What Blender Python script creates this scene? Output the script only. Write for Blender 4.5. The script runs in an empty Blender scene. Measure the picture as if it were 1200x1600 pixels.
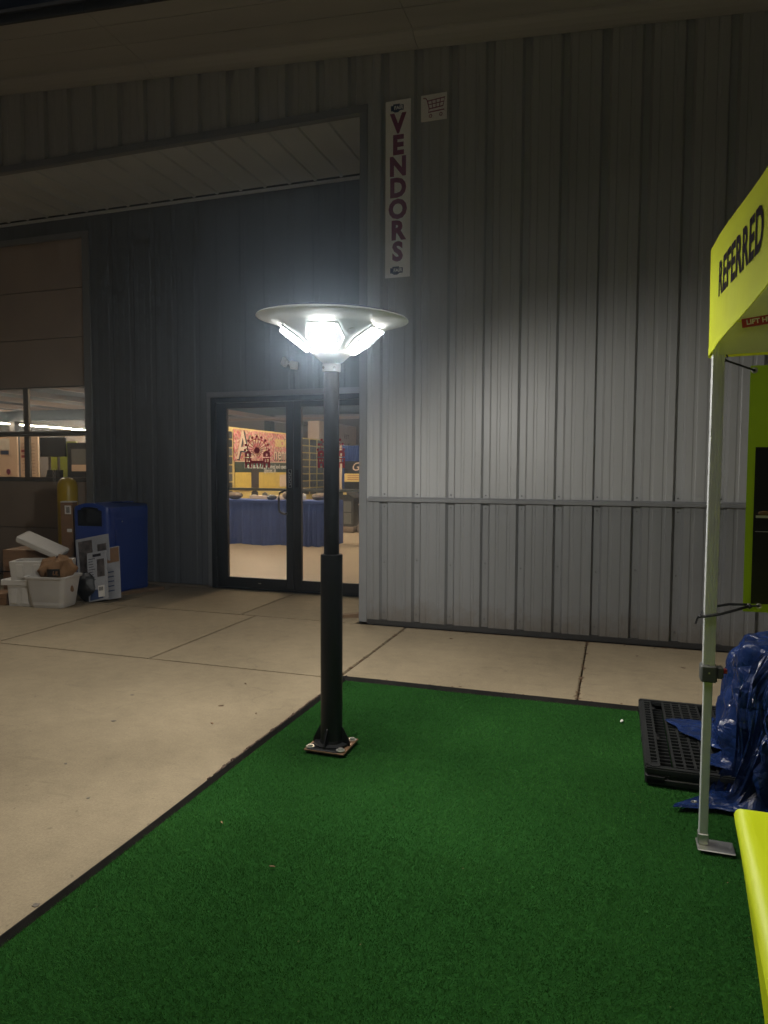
import bpy, bmesh, math, random
import numpy as np
from mathutils import Vector, Matrix, noise
random.seed(7)
R = math.radians
S = bpy.context.scene
C = S.collection
# ------------------------------------------------------------------ camera
cd = bpy.data.cameras.new('camera'); cam = bpy.data.objects.new('camera', cd); C.objects.link(cam)
cd.sensor_fit = 'VERTICAL'; cd.sensor_height = 24.0; cd.sensor_width = 18.0; cd.lens = 24.0*1091.5/1600
cd.clip_start = 0.05; cd.clip_end = 600
PITCH, ROLL, YAW = R(3.413), R(0.228), R(-18.366)
fw = Vector((math.sin(YAW)*math.cos(PITCH), math.cos(YAW)*math.cos(PITCH), -math.sin(PITCH)))
r0 = Vector((math.cos(YAW), -math.sin(YAW), 0)); u0 = r0.cross(fw)
rr = r0*math.cos(ROLL)+u0*math.sin(ROLL); uu = -r0*math.sin(ROLL)+u0*math.cos(ROLL)
cam.matrix_world = Matrix(((rr.x, uu.x, -fw.x, 0), (rr.y, uu.y, -fw.y, 0), (rr.z, uu.z, -fw.z, 1.397), (0, 0, 0, 1)))
S.camera = cam
# ------------------------------------------------------------------ night sky, faint far light, exposure
wd = bpy.data.worlds.new('World'); S.world = wd; wd.use_nodes = True
SUN_EL, SUN_AZ = R(77), R(222)     # faint far floodlighting of the grounds, from behind and left of the camera
wn = wd.node_tree.nodes; wn.clear()
sky = wn.new('ShaderNodeTexSky'); sky.sky_type = 'NISHITA'; sky.sun_disc = False
sky.sun_elevation = R(-4.0); sky.sun_rotation = SUN_AZ
bg = wn.new('ShaderNodeBackground'); bg.inputs[1].default_value = 0.05
wo = wn.new('ShaderNodeOutputWorld')
wd.node_tree.links.new(sky.outputs[0], bg.inputs[0]); wd.node_tree.links.new(bg.outputs[0], wo.inputs[0])
sl = bpy.data.lights.new('sun', 'SUN'); sl.energy = 1.15; sl.angle = R(25); sl.color = (1.0, 0.93, 0.83)
sun = bpy.data.objects.new('sun', sl); C.objects.link(sun)
sdir = Vector((math.sin(SUN_AZ)*math.cos(SUN_EL), math.cos(SUN_AZ)*math.cos(SUN_EL), math.sin(SUN_EL)))
sun.rotation_euler = sdir.to_track_quat('Z', 'Y').to_euler(); sun.location = (0, -5, 12)
vs = S.view_settings
vs.view_transform = 'Standard'; vs.look = 'None'; vs.exposure = 0.0; vs.gamma = 1.0; vs.use_curve_mapping = False
S.cycles.max_bounces = 6; S.cycles.volume_bounces = 0; S.cycles.transparent_max_bounces = 12
S.cycles.caustics_reflective = False; S.cycles.caustics_refractive = False
S.cycles.use_denoising = True
HAZE = 0.0066
S.cycles.use_adaptive_sampling = True; S.cycles.adaptive_threshold = .03; S.cycles.adaptive_min_samples = 20

# ================================================================== helpers
def nd(t, typ, **kw):
    n = t.nodes.new(typ)
    for k, v in kw.items(): setattr(n, k, v)
    return n
def mat(name, col, rough=.6, metal=0, var=.12, scale=6, stretch=(1, 1, 1), bump=0, bscale=80, spec=.5, rnd=0, coat=0, bdist=.004, trans=0):
    m = bpy.data.materials.new(name); m.use_nodes = True; t = m.node_tree; L = t.links.new
    b = t.nodes['Principled BSDF']
    b.inputs['Roughness'].default_value = rough; b.inputs['Metallic'].default_value = metal
    b.inputs['Specular IOR Level'].default_value = spec; b.inputs['Coat Weight'].default_value = coat
    tc = nd(t, 'ShaderNodeTexCoord'); mp = nd(t, 'ShaderNodeMapping'); mp.inputs['Scale'].default_value = stretch
    L(tc.outputs['Object'], mp.inputs[0])
    n = nd(t, 'ShaderNodeTexNoise'); n.inputs['Scale'].default_value = scale; n.inputs['Detail'].default_value = 6
    L(mp.outputs[0], n.inputs['Vector'])
    mr = nd(t, 'ShaderNodeMapRange'); mr.inputs[1].default_value = .25; mr.inputs[2].default_value = .75
    mr.inputs[3].default_value = 1-var; mr.inputs[4].default_value = 1+var
    L(n.outputs['Fac'], mr.inputs[0])
    fac = mr.outputs[0]
    if rnd:
        oi = nd(t, 'ShaderNodeObjectInfo'); m2 = nd(t, 'ShaderNodeMapRange')
        m2.inputs[3].default_value = 1-rnd; m2.inputs[4].default_value = 1+rnd
        L(oi.outputs['Random'], m2.inputs[0]); mm = nd(t, 'ShaderNodeMath', operation='MULTIPLY')
        L(fac, mm.inputs[0]); L(m2.outputs[0], mm.inputs[1]); fac = mm.outputs[0]
    vm = nd(t, 'ShaderNodeVectorMath', operation='SCALE'); vm.inputs[0].default_value = col[:3]
    L(fac, vm.inputs['Scale']); L(vm.outputs[0], b.inputs['Base Color'])
    rm = nd(t, 'ShaderNodeMapRange'); rm.inputs[3].default_value = max(.02, rough-.08); rm.inputs[4].default_value = min(1, rough+.08)
    L(n.outputs['Fac'], rm.inputs[0]); L(rm.outputs[0], b.inputs['Roughness'])
    if trans: b.inputs['Transmission Weight'].default_value = trans
    if bump:
        n2 = nd(t, 'ShaderNodeTexNoise'); n2.inputs['Scale'].default_value = bscale; n2.inputs['Detail'].default_value = 5
        L(mp.outputs[0], n2.inputs['Vector'])
        bp = nd(t, 'ShaderNodeBump'); bp.inputs['Strength'].default_value = bump; bp.inputs['Distance'].default_value = bdist
        L(n2.outputs['Fac'], bp.inputs['Height']); L(bp.outputs[0], b.inputs['Normal'])
    return m
def emat(name, col, strength):
    m = bpy.data.materials.new(name); m.use_nodes = True; t = m.node_tree; t.nodes.clear()
    e = nd(t, 'ShaderNodeEmission'); e.inputs[0].default_value = (*col, 1); e.inputs[1].default_value = strength
    o = nd(t, 'ShaderNodeOutputMaterial'); t.links.new(e.outputs[0], o.inputs[0]); return m
def glassmat(name, tint=(.93, .95, .94), rough=.02, reflect=1.0):
    m = bpy.data.materials.new(name); m.use_nodes = True; t = m.node_tree; t.nodes.clear(); L = t.links.new
    tr = nd(t, 'ShaderNodeBsdfTransparent'); tr.inputs[0].default_value = (*tint, 1)
    g = nd(t, 'ShaderNodeBsdfGlossy'); g.inputs['Roughness'].default_value = rough
    lw = nd(t, 'ShaderNodeLayerWeight'); lw.inputs[0].default_value = .5
    pw = nd(t, 'ShaderNodeMath', operation='POWER'); pw.inputs[1].default_value = 5.0; L(lw.outputs['Facing'], pw.inputs[0])
    f = nd(t, 'ShaderNodeMath', operation='MULTIPLY_ADD'); f.inputs[1].default_value = .95; f.inputs[2].default_value = .06; L(pw.outputs[0], f.inputs[0])
    mx = nd(t, 'ShaderNodeMixShader'); o = nd(t, 'ShaderNodeOutputMaterial')
    L(f.outputs[0], mx.inputs[0]); L(tr.outputs[0], mx.inputs[1]); L(g.outputs[0], mx.inputs[2]); L(mx.outputs[0], o.inputs[0])
    return m
WL = {}          # world location of every object origin
class MB:
    def __init__(s): s.v = []; s.f = []
    def add(s, vs_, fs):
        o = len(s.v); s.v += [tuple(p) for p in vs_]; s.f += [tuple(i+o for i in q) for q in fs]; return s
    def box(s, x0, x1, y0, y1, z0, z1, M=None):
        p = [(x, y, z) for z in (z0, z1) for y in (y0, y1) for x in (x0, x1)]
        if M is not None: p = [tuple(M @ Vector(q)) for q in p]
        return s.add(p, [(0, 2, 3, 1), (4, 5, 7, 6), (0, 1, 5, 4), (2, 6, 7, 3), (0, 4, 6, 2), (1, 3, 7, 5)])
    def prism(s, poly, d, M=None, flip=False):     # poly list of 3D pts, extruded along vector d
        n = len(poly); d = Vector(d); a = [Vector(p) for p in poly]; p = a+[q+d for q in a]
        if M is not None: p = [M @ q for q in p]
        fs = [tuple(range(n))[::-1], tuple(range(n, 2*n))]+[(i, (i+1) % n, (i+1) % n+n, i+n) for i in range(n)]
        return s.add([tuple(q) for q in p], fs)
    def tube(s, path, r, n=10, cap=True):
        path = [Vector(p) for p in path]; k = len(path); rs = r if isinstance(r, (list, tuple)) else [r]*k
        rings = []
        for i, p in enumerate(path):
            t = (path[min(i+1, k-1)]-path[max(i-1, 0)]).normalized()
            a = Vector((0, 0, 1)) if abs(t.z) < .95 else Vector((1, 0, 0))
            x = t.cross(a).normalized(); y = t.cross(x)
            rings += [tuple(p+(x*math.cos(2*math.pi*j/n)+y*math.sin(2*math.pi*j/n))*rs[i]) for j in range(n)]
        fs = [(i*n+j, i*n+(j+1) % n, (i+1)*n+(j+1) % n, (i+1)*n+j) for i in range(k-1) for j in range(n)]
        if cap: fs += [tuple(range(n)), tuple(range((k-1)*n, k*n))[::-1]]
        return s.add(rings, fs)
    def lathe(s, prof, cx, cy, n=32, M=None):
        vs_ = []; fs = []
        for (r, z) in prof:
            for j in range(n):
                a = 2*math.pi*j/n; p = Vector((r*math.cos(a), r*math.sin(a), z))
                if M is not None: p = M @ p
                vs_.append((p.x+cx, p.y+cy, p.z))
        for i in range(len(prof)-1):
            for j in range(n): fs.append((i*n+j, i*n+(j+1) % n, (i+1)*n+(j+1) % n, (i+1)*n+j))
        if prof[0][0] > 1e-4: fs.append(tuple(range(n))[::-1])
        if prof[-1][0] > 1e-4: fs.append(tuple(range((len(prof)-1)*n, len(prof)*n)))
        return s.add(vs_, fs)
    def grid(s, nu, nv, fn):
        vs_ = [tuple(fn(i/(nu-1), j/(nv-1))) for i in range(nu) for j in range(nv)]
        return s.add(vs_, [(i*nv+j, (i+1)*nv+j, (i+1)*nv+j+1, i*nv+j+1) for i in range(nu-1) for j in range(nv-1)])
    def mesh(s, name, bevel=0, seg=1, smooth=False):
        bm = bmesh.new(); vv = [bm.verts.new(p) for p in s.v]
        for q in s.f:
            try: bm.faces.new([vv[i] for i in q])
            except ValueError: pass
        bmesh.ops.recalc_face_normals(bm, faces=bm.faces)
        if bevel: bmesh.ops.bevel(bm, geom=[e for e in bm.edges if len(e.link_faces) == 2 and e.calc_face_angle(0) > .5], offset=bevel, segments=seg, affect='EDGES', clamp_overlap=True)
        me = bpy.data.meshes.new(name); bm.to_mesh(me); bm.free()
        if smooth:
            for p in me.polygons: p.use_smooth = True
            try: me.set_sharp_from_angle(angle=R(40))
            except Exception: pass
        return me
    def build(s, name, m, parent=None, bevel=0, seg=1, smooth=False, org=None, local=False):
        if parent is not None: o0 = Vector((0, 0, 0)) if local else WL[parent.name]
        elif org is not None: o0 = Vector(org)
        else:
            a = np.array(s.v); o0 = Vector(((a[:, 0].min()+a[:, 0].max())/2, (a[:, 1].min()+a[:, 1].max())/2, a[:, 2].min()))
        if not local or parent is None: s.v = [(p[0]-o0.x, p[1]-o0.y, p[2]-o0.z) for p in s.v]
        me = s.mesh(name, bevel, seg, smooth)
        return link(name, me, m, parent, None if parent is not None else o0)
def link(name, me, m, parent=None, loc=None):
    o = bpy.data.objects.new(name, me); C.objects.link(o)
    if m is not None and (len(me.materials) == 0): me.materials.append(m)
    if parent is not None: o.parent = parent; WL[o.name] = WL[parent.name].copy()
    else: o.location = loc; WL[o.name] = Vector(loc)
    return o
def tag(o, label, cat, group=None):
    o['label'] = label; o['category'] = cat
    if group: o['group'] = group
    return o
def struct(o, kind='structure'): o['kind'] = kind; return o
def thing(name, label, cat, loc, group=None, rot=None):
    o = bpy.data.objects.new(name, None); C.objects.link(o); o.location = loc; o.empty_display_size = .1
    if rot: o.rotation_euler = rot
    WL[o.name] = Vector(loc); return tag(o, label, cat, group)
def text(s, size, X, Y, origin, m, name, parent, offset=0, extrude=.0008, align='CENTER', xs=1, shear=0, space=1, local=False):
    cu = bpy.data.curves.new('t', 'FONT'); cu.body = s; cu.size = size; cu.offset = offset; cu.extrude = extrude
    cu.align_x = align; cu.align_y = 'CENTER'; cu.shear = shear; cu.space_character = space; cu.resolution_u = 3
    ob = bpy.data.objects.new('t', cu); me = bpy.data.meshes.new_from_object(ob)
    X = Vector(X)*xs; Y = Vector(Y); Z = X.cross(Y).normalized(); o0 = Vector((0, 0, 0)) if local else WL[parent.name]
    O = Vector(origin)-o0
    me.transform(Matrix(((X.x, Y.x, Z.x, O.x), (X.y, Y.y, Z.y, O.y), (X.z, Y.z, Z.z, O.z), (0, 0, 0, 1))))
    bpy.data.objects.remove(ob); bpy.data.curves.remove(cu)
    me.materials.clear()
    return link(name, me, m, parent)

# ================================================================== materials
def concrete(name, col, dark=.72):
    m = bpy.data.materials.new(name); m.use_nodes = True; t = m.node_tree; L = t.links.new; b = t.nodes['Principled BSDF']
    g = nd(t, 'ShaderNodeNewGeometry'); oi = nd(t, 'ShaderNodeObjectInfo')
    def noi(sc, det=8, ro=.6, st=(1, 1, 1)):
        mp = nd(t, 'ShaderNodeMapping'); mp.inputs['Scale'].default_value = st; L(g.outputs['Position'], mp.inputs[0])
        n = nd(t, 'ShaderNodeTexNoise'); n.inputs['Scale'].default_value = sc; n.inputs['Detail'].default_value = det; n.inputs['Roughness'].default_value = ro
        L(mp.outputs[0], n.inputs['Vector']); return n.outputs['Fac']
    def rng(x, a, b_, c, d):
        q = nd(t, 'ShaderNodeMapRange'); L(x, q.inputs[0])
        for i, vv in enumerate((a, b_, c, d)): q.inputs[i+1].default_value = vv
        return q.outputs[0]
    def mul(a, b_):
        q = nd(t, 'ShaderNodeMath', operation='MULTIPLY'); L(a, q.inputs[0]); L(b_, q.inputs[1]); return q.outputs[0]
    f = mul(rng(noi(1.1, 6, .62), .3, .7, dark+.08, 1.12), rng(noi(9, 8, .7), .3, .7, .88, 1.1))
    f = mul(f, rng(noi(95, 4, .85), .25, .75, .78, 1.2))
    f = mul(f, rng(noi(3.2, 4, .5, (1, 5, 1)), .62, .74, 1.0, .87))
    f = mul(f, rng(noi(26, 2, .5), .70, .76, 1.0, .72))
    nzv = nd(t, 'ShaderNodeTexNoise'); nzv.inputs['Scale'].default_value = 1.7; nzv.inputs['Detail'].default_value = 7; L(g.outputs['Position'], nzv.inputs['Vector'])
    av = nd(t, 'ShaderNodeVectorMath', operation='MULTIPLY_ADD'); av.inputs[1].default_value = (.9, .9, .9); L(nzv.outputs['Color'], av.inputs[0]); L(g.outputs['Position'], av.inputs[2])
    vo = nd(t, 'ShaderNodeTexVoronoi', feature='DISTANCE_TO_EDGE'); vo.inputs['Scale'].default_value = .33; L(av.outputs[0], vo.inputs['Vector'])
    f = mul(f, rng(vo.outputs['Distance'], .0, .003, .87, 1.0))
    f = mul(f, rng(oi.outputs['Random'], 0, 1, .94, 1.05))
    sc = nd(t, 'ShaderNodeVectorMath', operation='SCALE'); sc.inputs[0].default_value = col; L(f, sc.inputs['Scale']); L(sc.outputs[0], b.inputs['Base Color'])
    b.inputs['Roughness'].default_value = .88; b.inputs['Specular IOR Level'].default_value = .25
    ad = nd(t, 'ShaderNodeMath', operation='ADD'); L(noi(120, 4, .8), ad.inputs[0]); L(noi(14, 5, .6), ad.inputs[1])
    bp = nd(t, 'ShaderNodeBump'); bp.inputs['Strength'].default_value = .3; bp.inputs['Distance'].default_value = .003
    L(ad.outputs[0], bp.inputs['Height']); L(bp.outputs[0], b.inputs['Normal']); return m
M = {}
M['concrete'] = concrete('pavement concrete', (.252, .203, .132), .80)
M['ground'] = concrete('yard asphalt', (.07, .065, .06))
M['hallfloor'] = concrete('hall floor concrete', (.34, .275, .20), .85); M['hallfloor'].node_tree.nodes['Principled BSDF'].inputs['Roughness'].default_value = .35
M['wall_up'] = mat('light grey wall sheet', (.37, .373, .372), .42, 0, .07, 3, (1, 1, .06), .30, 5, bdist=.008)
M['wall_low'] = mat('charcoal wall sheet', (.205, .210, .213), .42, 0, .08, 3, (1, 1, .06), .30, 5, bdist=.008)
def splash(m, h):
    t = m.node_tree; L = t.links.new; b = t.nodes['Principled BSDF']; src = b.inputs['Base Color'].links[0].from_socket
    g_ = nd(t, 'ShaderNodeNewGeometry'); sp = nd(t, 'ShaderNodeSeparateXYZ'); L(g_.outputs['Position'], sp.inputs[0])
    n = nd(t, 'ShaderNodeTexNoise'); n.inputs['Scale'].default_value = 9; n.inputs['Detail'].default_value = 9; n.inputs['Roughness'].default_value = .75; L(g_.outputs['Position'], n.inputs['Vector'])
    ad = nd(t, 'ShaderNodeMath', operation='MULTIPLY_ADD'); ad.inputs[1].default_value = -.55; L(n.outputs['Fac'], ad.inputs[0]); L(sp.outputs[2], ad.inputs[2])
    mr = nd(t, 'ShaderNodeMapRange'); mr.inputs[1].default_value = h-.34; mr.inputs[2].default_value = h-.14; mr.inputs[3].default_value = .55; mr.inputs[4].default_value = 0; L(ad.outputs[0], mr.inputs[0])
    mx = nd(t, 'ShaderNodeMix', data_type='RGBA'); L(mr.outputs[0], mx.inputs['Factor']); L(src, mx.inputs['A']); mx.inputs['B'].default_value = (.13, .10, .07, 1); L(mx.outputs['Result'], b.inputs['Base Color'])
splash(M['wall_low'], .12)
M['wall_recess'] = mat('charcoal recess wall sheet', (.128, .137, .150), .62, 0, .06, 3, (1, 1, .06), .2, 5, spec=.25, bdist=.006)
M['trim'] = mat('grey metal trim', (.20, .205, .21), .4, 0, .08, 4)
M['trim_dark'] = mat('dark base trim', (.03, .028, .026), .7, 0, .2, 9)
M['soffit'] = mat('tan eave sheet', (.37, .36, .345), .5, 0, .12, 1.6, (.2, 3, 1))
M['ceil'] = mat('white ceiling sheet', (.52, .54, .56), .5, 0, .05, 3)
M['closure'] = mat('dark closure strip', (.02, .02, .022), .9)
M['black_frame'] = mat('black anodised door frame', (.014, .015, .017), .38, 0, .1, 12)
M['glass'] = glassmat('door glass')
M['screw'] = mat('screw head', (.12, .12, .12), .35, .6)
M['odoor'] = mat('beige overhead door', (.40, .32, .25), .55, 0, .07, 2, (1, 1, 1), .1, 120)
M['odoor_rail'] = mat('brown aluminium rail', (.17, .15, .13), .5, 0, .08, 5)
M['white_sign'] = mat('weathered white sign sheet', (.90, .88, .88), .55, 0, .08, 4)
M['maroon'] = mat('maroon lettering', (.24, .045, .11), .55, 0, .15, 5)
M['navy'] = mat('navy print', (.03, .05, .13), .55)
M['decal_red'] = mat('red window decal', (.34, .012, .03), .6)
M['silver'] = mat('brushed silver', (.62, .62, .60), .32, .9, .06, 10, (1, 1, .1))
M['lamp_shell'] = mat('pale grey lamp housing', (.78, .79, .76), .38, 0, .06, 5)
M['pole'] = mat('black powder coated steel', (.0065, .007, .008), .5, 0, .15, 30, (1, 1, 1), .06, 200)
M['plate'] = mat('worn bronze steel plate', (.28, .16, .09), .4, .4, .2, 25)
M['bolt'] = mat('zinc washer', (.75, .72, .66), .3, .8)
M['led'] = emat('lit led panel', (1.0, .97, .92), 180)
M['led_dim'] = emat('led lens edge', (.94, .97, 1.0), .75)
M['led_edge'] = emat('added lens edge glow', (.96, .98, 1.0), 12)
M['rubber'] = mat('black rubber edging', (.014, .0125, .011), .9, 0, .4, 18, (1, 1, 1), .3, 60, spec=.12)
M['dirt_edge'] = mat('dirt stained edging', (.075, .045, .03), .85, 0, .5, 22, (1, 1, 1), .4, 60)
M['turf_base'] = mat('turf backing', (.014, .058, .012), .95, 0, .3, 60, spec=0)
M['lime'] = mat('lime canopy fabric', (.74, .82, .022), .7, 0, .06, 4, (1, 1, .5), .55, 8, bdist=.012)
M['lime_in'] = mat('canopy underside', (.84, .85, .76), .8, 0, .08, 4)
M['lime_cloth'] = mat('fluorescent lime table cover', (.64, .76, .004), .5, 0, .06, 3, (1, .25, 1), .5, 7, bdist=.012)
M['lime_banner'] = mat('lime vinyl banner', (.36, .55, .010), .45, 0, .06, 3)
M['black_print'] = mat('black printed vinyl', (.006, .006, .006), .3)
def translucent(m, amt):
    t = m.node_tree; b = t.nodes['Principled BSDF']; o = t.nodes['Material Output']
    tr = nd(t, 'ShaderNodeBsdfTranslucent'); mx = nd(t, 'ShaderNodeMixShader'); mx.inputs[0].default_value = amt
    src = b.inputs['Base Color'].links[0].from_socket; t.links.new(src, tr.inputs[0])
    t.links.new(b.outputs[0], mx.inputs[1]); t.links.new(tr.outputs[0], mx.inputs[2]); t.links.new(mx.outputs[0], o.inputs[0]); return m
for k_ in ('lime', 'lime_in', 'lime_banner'): translucent(M[k_], .32)
M['ink'] = mat('dark ink', (.020, .014, .018), .9, spec=.1)
M['alu'] = mat('anodised aluminium leg', (.72, .75, .75), .38, .25, .05, 6, (1, 1, .05))
M['grey_plastic'] = mat('grey plastic clip', (.09, .095, .09), .5)
M['red'] = mat('red tab', (.33, .012, .015), .5)
M['white'] = mat('white paint', (.75, .74, .72), .5)
M['cord'] = mat('black bungee cord', (.008, .008, .009), .6)
M['pallet'] = mat('black recycled plastic', (.014, .015, .015), .5, 0, .4, 14, (1, 1, 1), .2, 90)
def tarpmat():
    m = mat('blue poly tarpaulin', (.007, .021, .088), .25, 0, .35, 5, (1, 1, 1), 0, 17, spec=.55)
    t = m.node_tree; L = t.links.new; b = t.nodes['Principled BSDF']; tc = nd(t, 'ShaderNodeTexCoord'); last = None
    for sc, st, di in ((4.5, .9, .045), (13, .6, .012), (40, .3, .003)):
        nz = nd(t, 'ShaderNodeTexNoise'); nz.inputs['Scale'].default_value = sc*.6; L(tc.outputs['Object'], nz.inputs['Vector'])
        av = nd(t, 'ShaderNodeVectorMath', operation='MULTIPLY_ADD'); av.inputs[1].default_value = (.25, .25, .25); L(nz.outputs['Color'], av.inputs[0]); L(tc.outputs['Object'], av.inputs[2])
        v = nd(t, 'ShaderNodeTexVoronoi', feature='DISTANCE_TO_EDGE'); v.inputs['Scale'].default_value = sc; L(av.outputs[0], v.inputs['Vector'])
        bp = nd(t, 'ShaderNodeBump'); bp.inputs['Strength'].default_value = st; bp.inputs['Distance'].default_value = di; L(v.outputs['Distance'], bp.inputs['Height'])
        if last: L(last.outputs[0], bp.inputs['Normal'])
        last = bp
    L(last.outputs[0], b.inputs['Normal']); return m
M['tarp'] = tarpmat()
M['bin'] = mat('blue moulded plastic', (.012, .045, .26), .38, 0, .08, 6, (1, 1, 1), .05, 160)
M['binhole'] = mat('bin inside shade', (.004, .004, .005), .9)
M['yellow'] = mat('yellow bollard sleeve', (.52, .35, .008), .4, 0, .1, 6)
M['card'] = mat('brown cardboard', (.24, .135, .07), .8, 0, .12, 7, (1, 1, 6))
M['foam'] = mat('white foam', (.66, .63, .58), .75, 0, .06, 8, (1, 1, 1), .15, 220)
M['tub'] = mat('white plastic tub', (.62, .60, .57), .42, 0, .04, 5)
M['print'] = mat('grey printed carton', (.36, .37, .40), .5, 0, .12, 9)
M['printpic'] = mat('printed photo', (.10, .085, .08), .5, 0, .8, 16)
M['paperbag'] = mat('crumpled kraft paper', (.27, .15, .07), .85, 0, .15, 9, (1, 1, 1), .5, 30, bdist=.01)
M['blackbag'] = mat('black bin bag film', (.012, .012, .013), .42, 0, .3, 8, (1, 1, 1), .9, 18, bdist=.01)
M['wood'] = mat('weathered timber', (.18, .115, .065), .85, 0, .25, 8, (1, 8, 8))
M['leaf'] = mat('dry leaf', (.10, .055, .025), .8, 0, .4, 40)
M['gum'] = mat('dark gum stain', (.12, .10, .08), .8, 0, .3, 60)
M['paper'] = mat('white paper scrap', (.7, .68, .64), .8)
M['skirt'] = mat('blue pleated table skirt', (.035, .07, .26), .75, 0, .1, 6)
M['hallwall'] = mat('hall inner wall', (.30, .225, .165), .8, 0, .06, 2)
M['hallceil'] = mat('hall brown ceiling', (.11, .062, .04), .8, 0, .15, 1.5, (.3, 3, 1))
M['beam'] = mat('tan steel purlin', (.36, .24, .16), .6, 0, .1, 2)
M['beam_dark'] = mat('dark steel rafter', (.055, .038, .03), .6)
M['tube'] = emat('lit strip lamp', (1.0, .80, .58), 210)
M['stone'] = mat('polished granite', (.05, .05, .048), .25, 0, .5, 45)
M['rock'] = mat('rough granite', (.19, .15, .12), .9, 0, .4, 20, (1, 1, 1), .8, 30, bdist=.02)
M['photo'] = mat('dark gravestone photo', (.06, .062, .06), .4, 0, .95, 18, rnd=.8)
M['yboard'] = mat('yellow display board', (.68, .54, .20), .7, 0, .06, 4)
M['cream'] = mat('peach board', (.74, .58, .45), .7, 0, .05, 4)
M['limepanel'] = mat('lime display panel', (.26, .32, .01), .7)
M['screen'] = mat('grey screen print', (.14, .15, .15), .4)
def floral():
    m = bpy.data.materials.new('floral banner print'); m.use_nodes = True; t = m.node_tree; L = t.links.new; b = t.nodes['Principled BSDF']
    tc = nd(t, 'ShaderNodeTexCoord'); v = nd(t, 'ShaderNodeTexVoronoi'); v.inputs['Scale'].default_value = 21; L(tc.outputs['Object'], v.inputs['Vector'])
    sp = nd(t, 'ShaderNodeSeparateColor'); L(v.outputs['Color'], sp.inputs[0])
    cr = nd(t, 'ShaderNodeValToRGB'); e = cr.color_ramp.elements; e[0].color = (.55, .14, .16, 1); e[1].color = (.75, .50, .38, 1)
    for p, c in ((.2, (.72, .30, .30, 1)), (.36, (.10, .13, .03, 1)), (.46, (.80, .55, .46, 1)), (.6, (.55, .09, .13, 1)), (.78, (.36, .03, .06, 1)), (.9, (.60, .42, .16, 1))):
        q = e.new(p); q.color = c
    L(sp.outputs[0], cr.inputs[0]); L(cr.outputs[0], b.inputs['Base Color']); b.inputs['Roughness'].default_value = .6; return m
M['floral'] = floral()
M['dkgreen'] = mat('dark foliage print', (.035, .045, .02), .6, 0, .7, 14)
M['grassprint'] = mat('yellow field print', (.68, .50, .10), .6, 0, .12, 8)

# ================================================================== ground and pavement
D = 5.923            # front wall plane
YD = 7.20            # recessed door wall plane
HE, SE = 4.8333, -0.0755
rake = lambda x: HE+SE*x
g = MB().box(-150, 150, -150, 150, -.6, -.14); struct(g.build('ground', M['ground'], org=(0, 0, -.6)))
pv = bpy.data.objects.new('pavement', None); C.objects.link(pv); pv['kind'] = 'structure'; WL['pavement'] = Vector((0, 0, 0))
J = .006
slabs = []
xj = [-12.5, -10.95, -9.4, -7.85, -6.3, -4.72, -3.25, -1.75, -.197, 1.35, 2.9, 4.45, 6.0]
for a, b in zip(xj[:-1], xj[1:]): slabs.append((a, b, 4.285, 5.905))
xr = [-12.5, -9.4, -6.45, -4.95, -3.42, -2.23]
for a, b in zip(xr[:-1], xr[1:]): slabs.append((a, b, 5.905, 7.155))
for ya, yb in ((-7.2, -3.4), (-3.4, .42), (.42, 4.285)):
    for a, b in ((-12.5, -9.4), (-9.4, -5.6), (-5.6, -1.695)): slabs.append((a, b, ya, yb))
for ya, yb in ((-7.2, -3.4), (-3.4, .42), (.42, 4.285)):
    for a, b in ((-1.695, 2.1), (2.1, 6.0)): slabs.append((a, b, ya, yb))
slab_objs = {}
for (a, b, c, d) in slabs:
    low = -.022 if (a > -1.8 and d < 4.3) else 0.0
    o = MB().box(a+J, b-J, c+J, d-J, -.12, low).build('slab', M['concrete'], pv, bevel=.006, seg=2)
    slab_objs[(round(a, 2), round(c, 2))] = o
# crumbled joint filler and stains on the slabs
for (x, y, r) in [(-1.735, 1.70, .013), (-2.62, 3.14, .013), (-2.82, 3.55, .011), (-2.45, 2.6, .008), (-3.4, 3.0, .010), (-2.1, 2.35, .007)]:
    k = 11; poly = []
    for i in range(k):
        rr_ = r*random.uniform(.6, 1.15); poly.append((x+rr_*1.2*math.cos(6.283*i/k), y+rr_*math.sin(6.283*i/k), .0008))
    MB().prism(poly, (0, 0, .0012)).build('stain', M['gum'], slab_objs[(-5.6, .42)])
jb = MB()
for i in range(150):
    if random.random() < .5: x = random.choice((-.197, -1.75)); p = (x+random.gauss(0, .008), random.uniform(4.36, 5.88))
    else: p = (random.uniform(-1.7, .9), random.choice((5.88, 4.33))+random.gauss(0, .018))
    r = random.uniform(.003, .011)
    jb.add([(p[0]+r*random.uniform(-2, 2), p[1]-r, .001), (p[0]+r*2, p[1]+r*random.random(), .002), (p[0], p[1]+r, .004), (p[0]-r, p[1], .003)], [(0, 1, 2), (0, 2, 3), (0, 3, 1)])
o = jb.build('joint_debris', M['leaf'], pv); o['kind'] = 'stuff'

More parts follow.
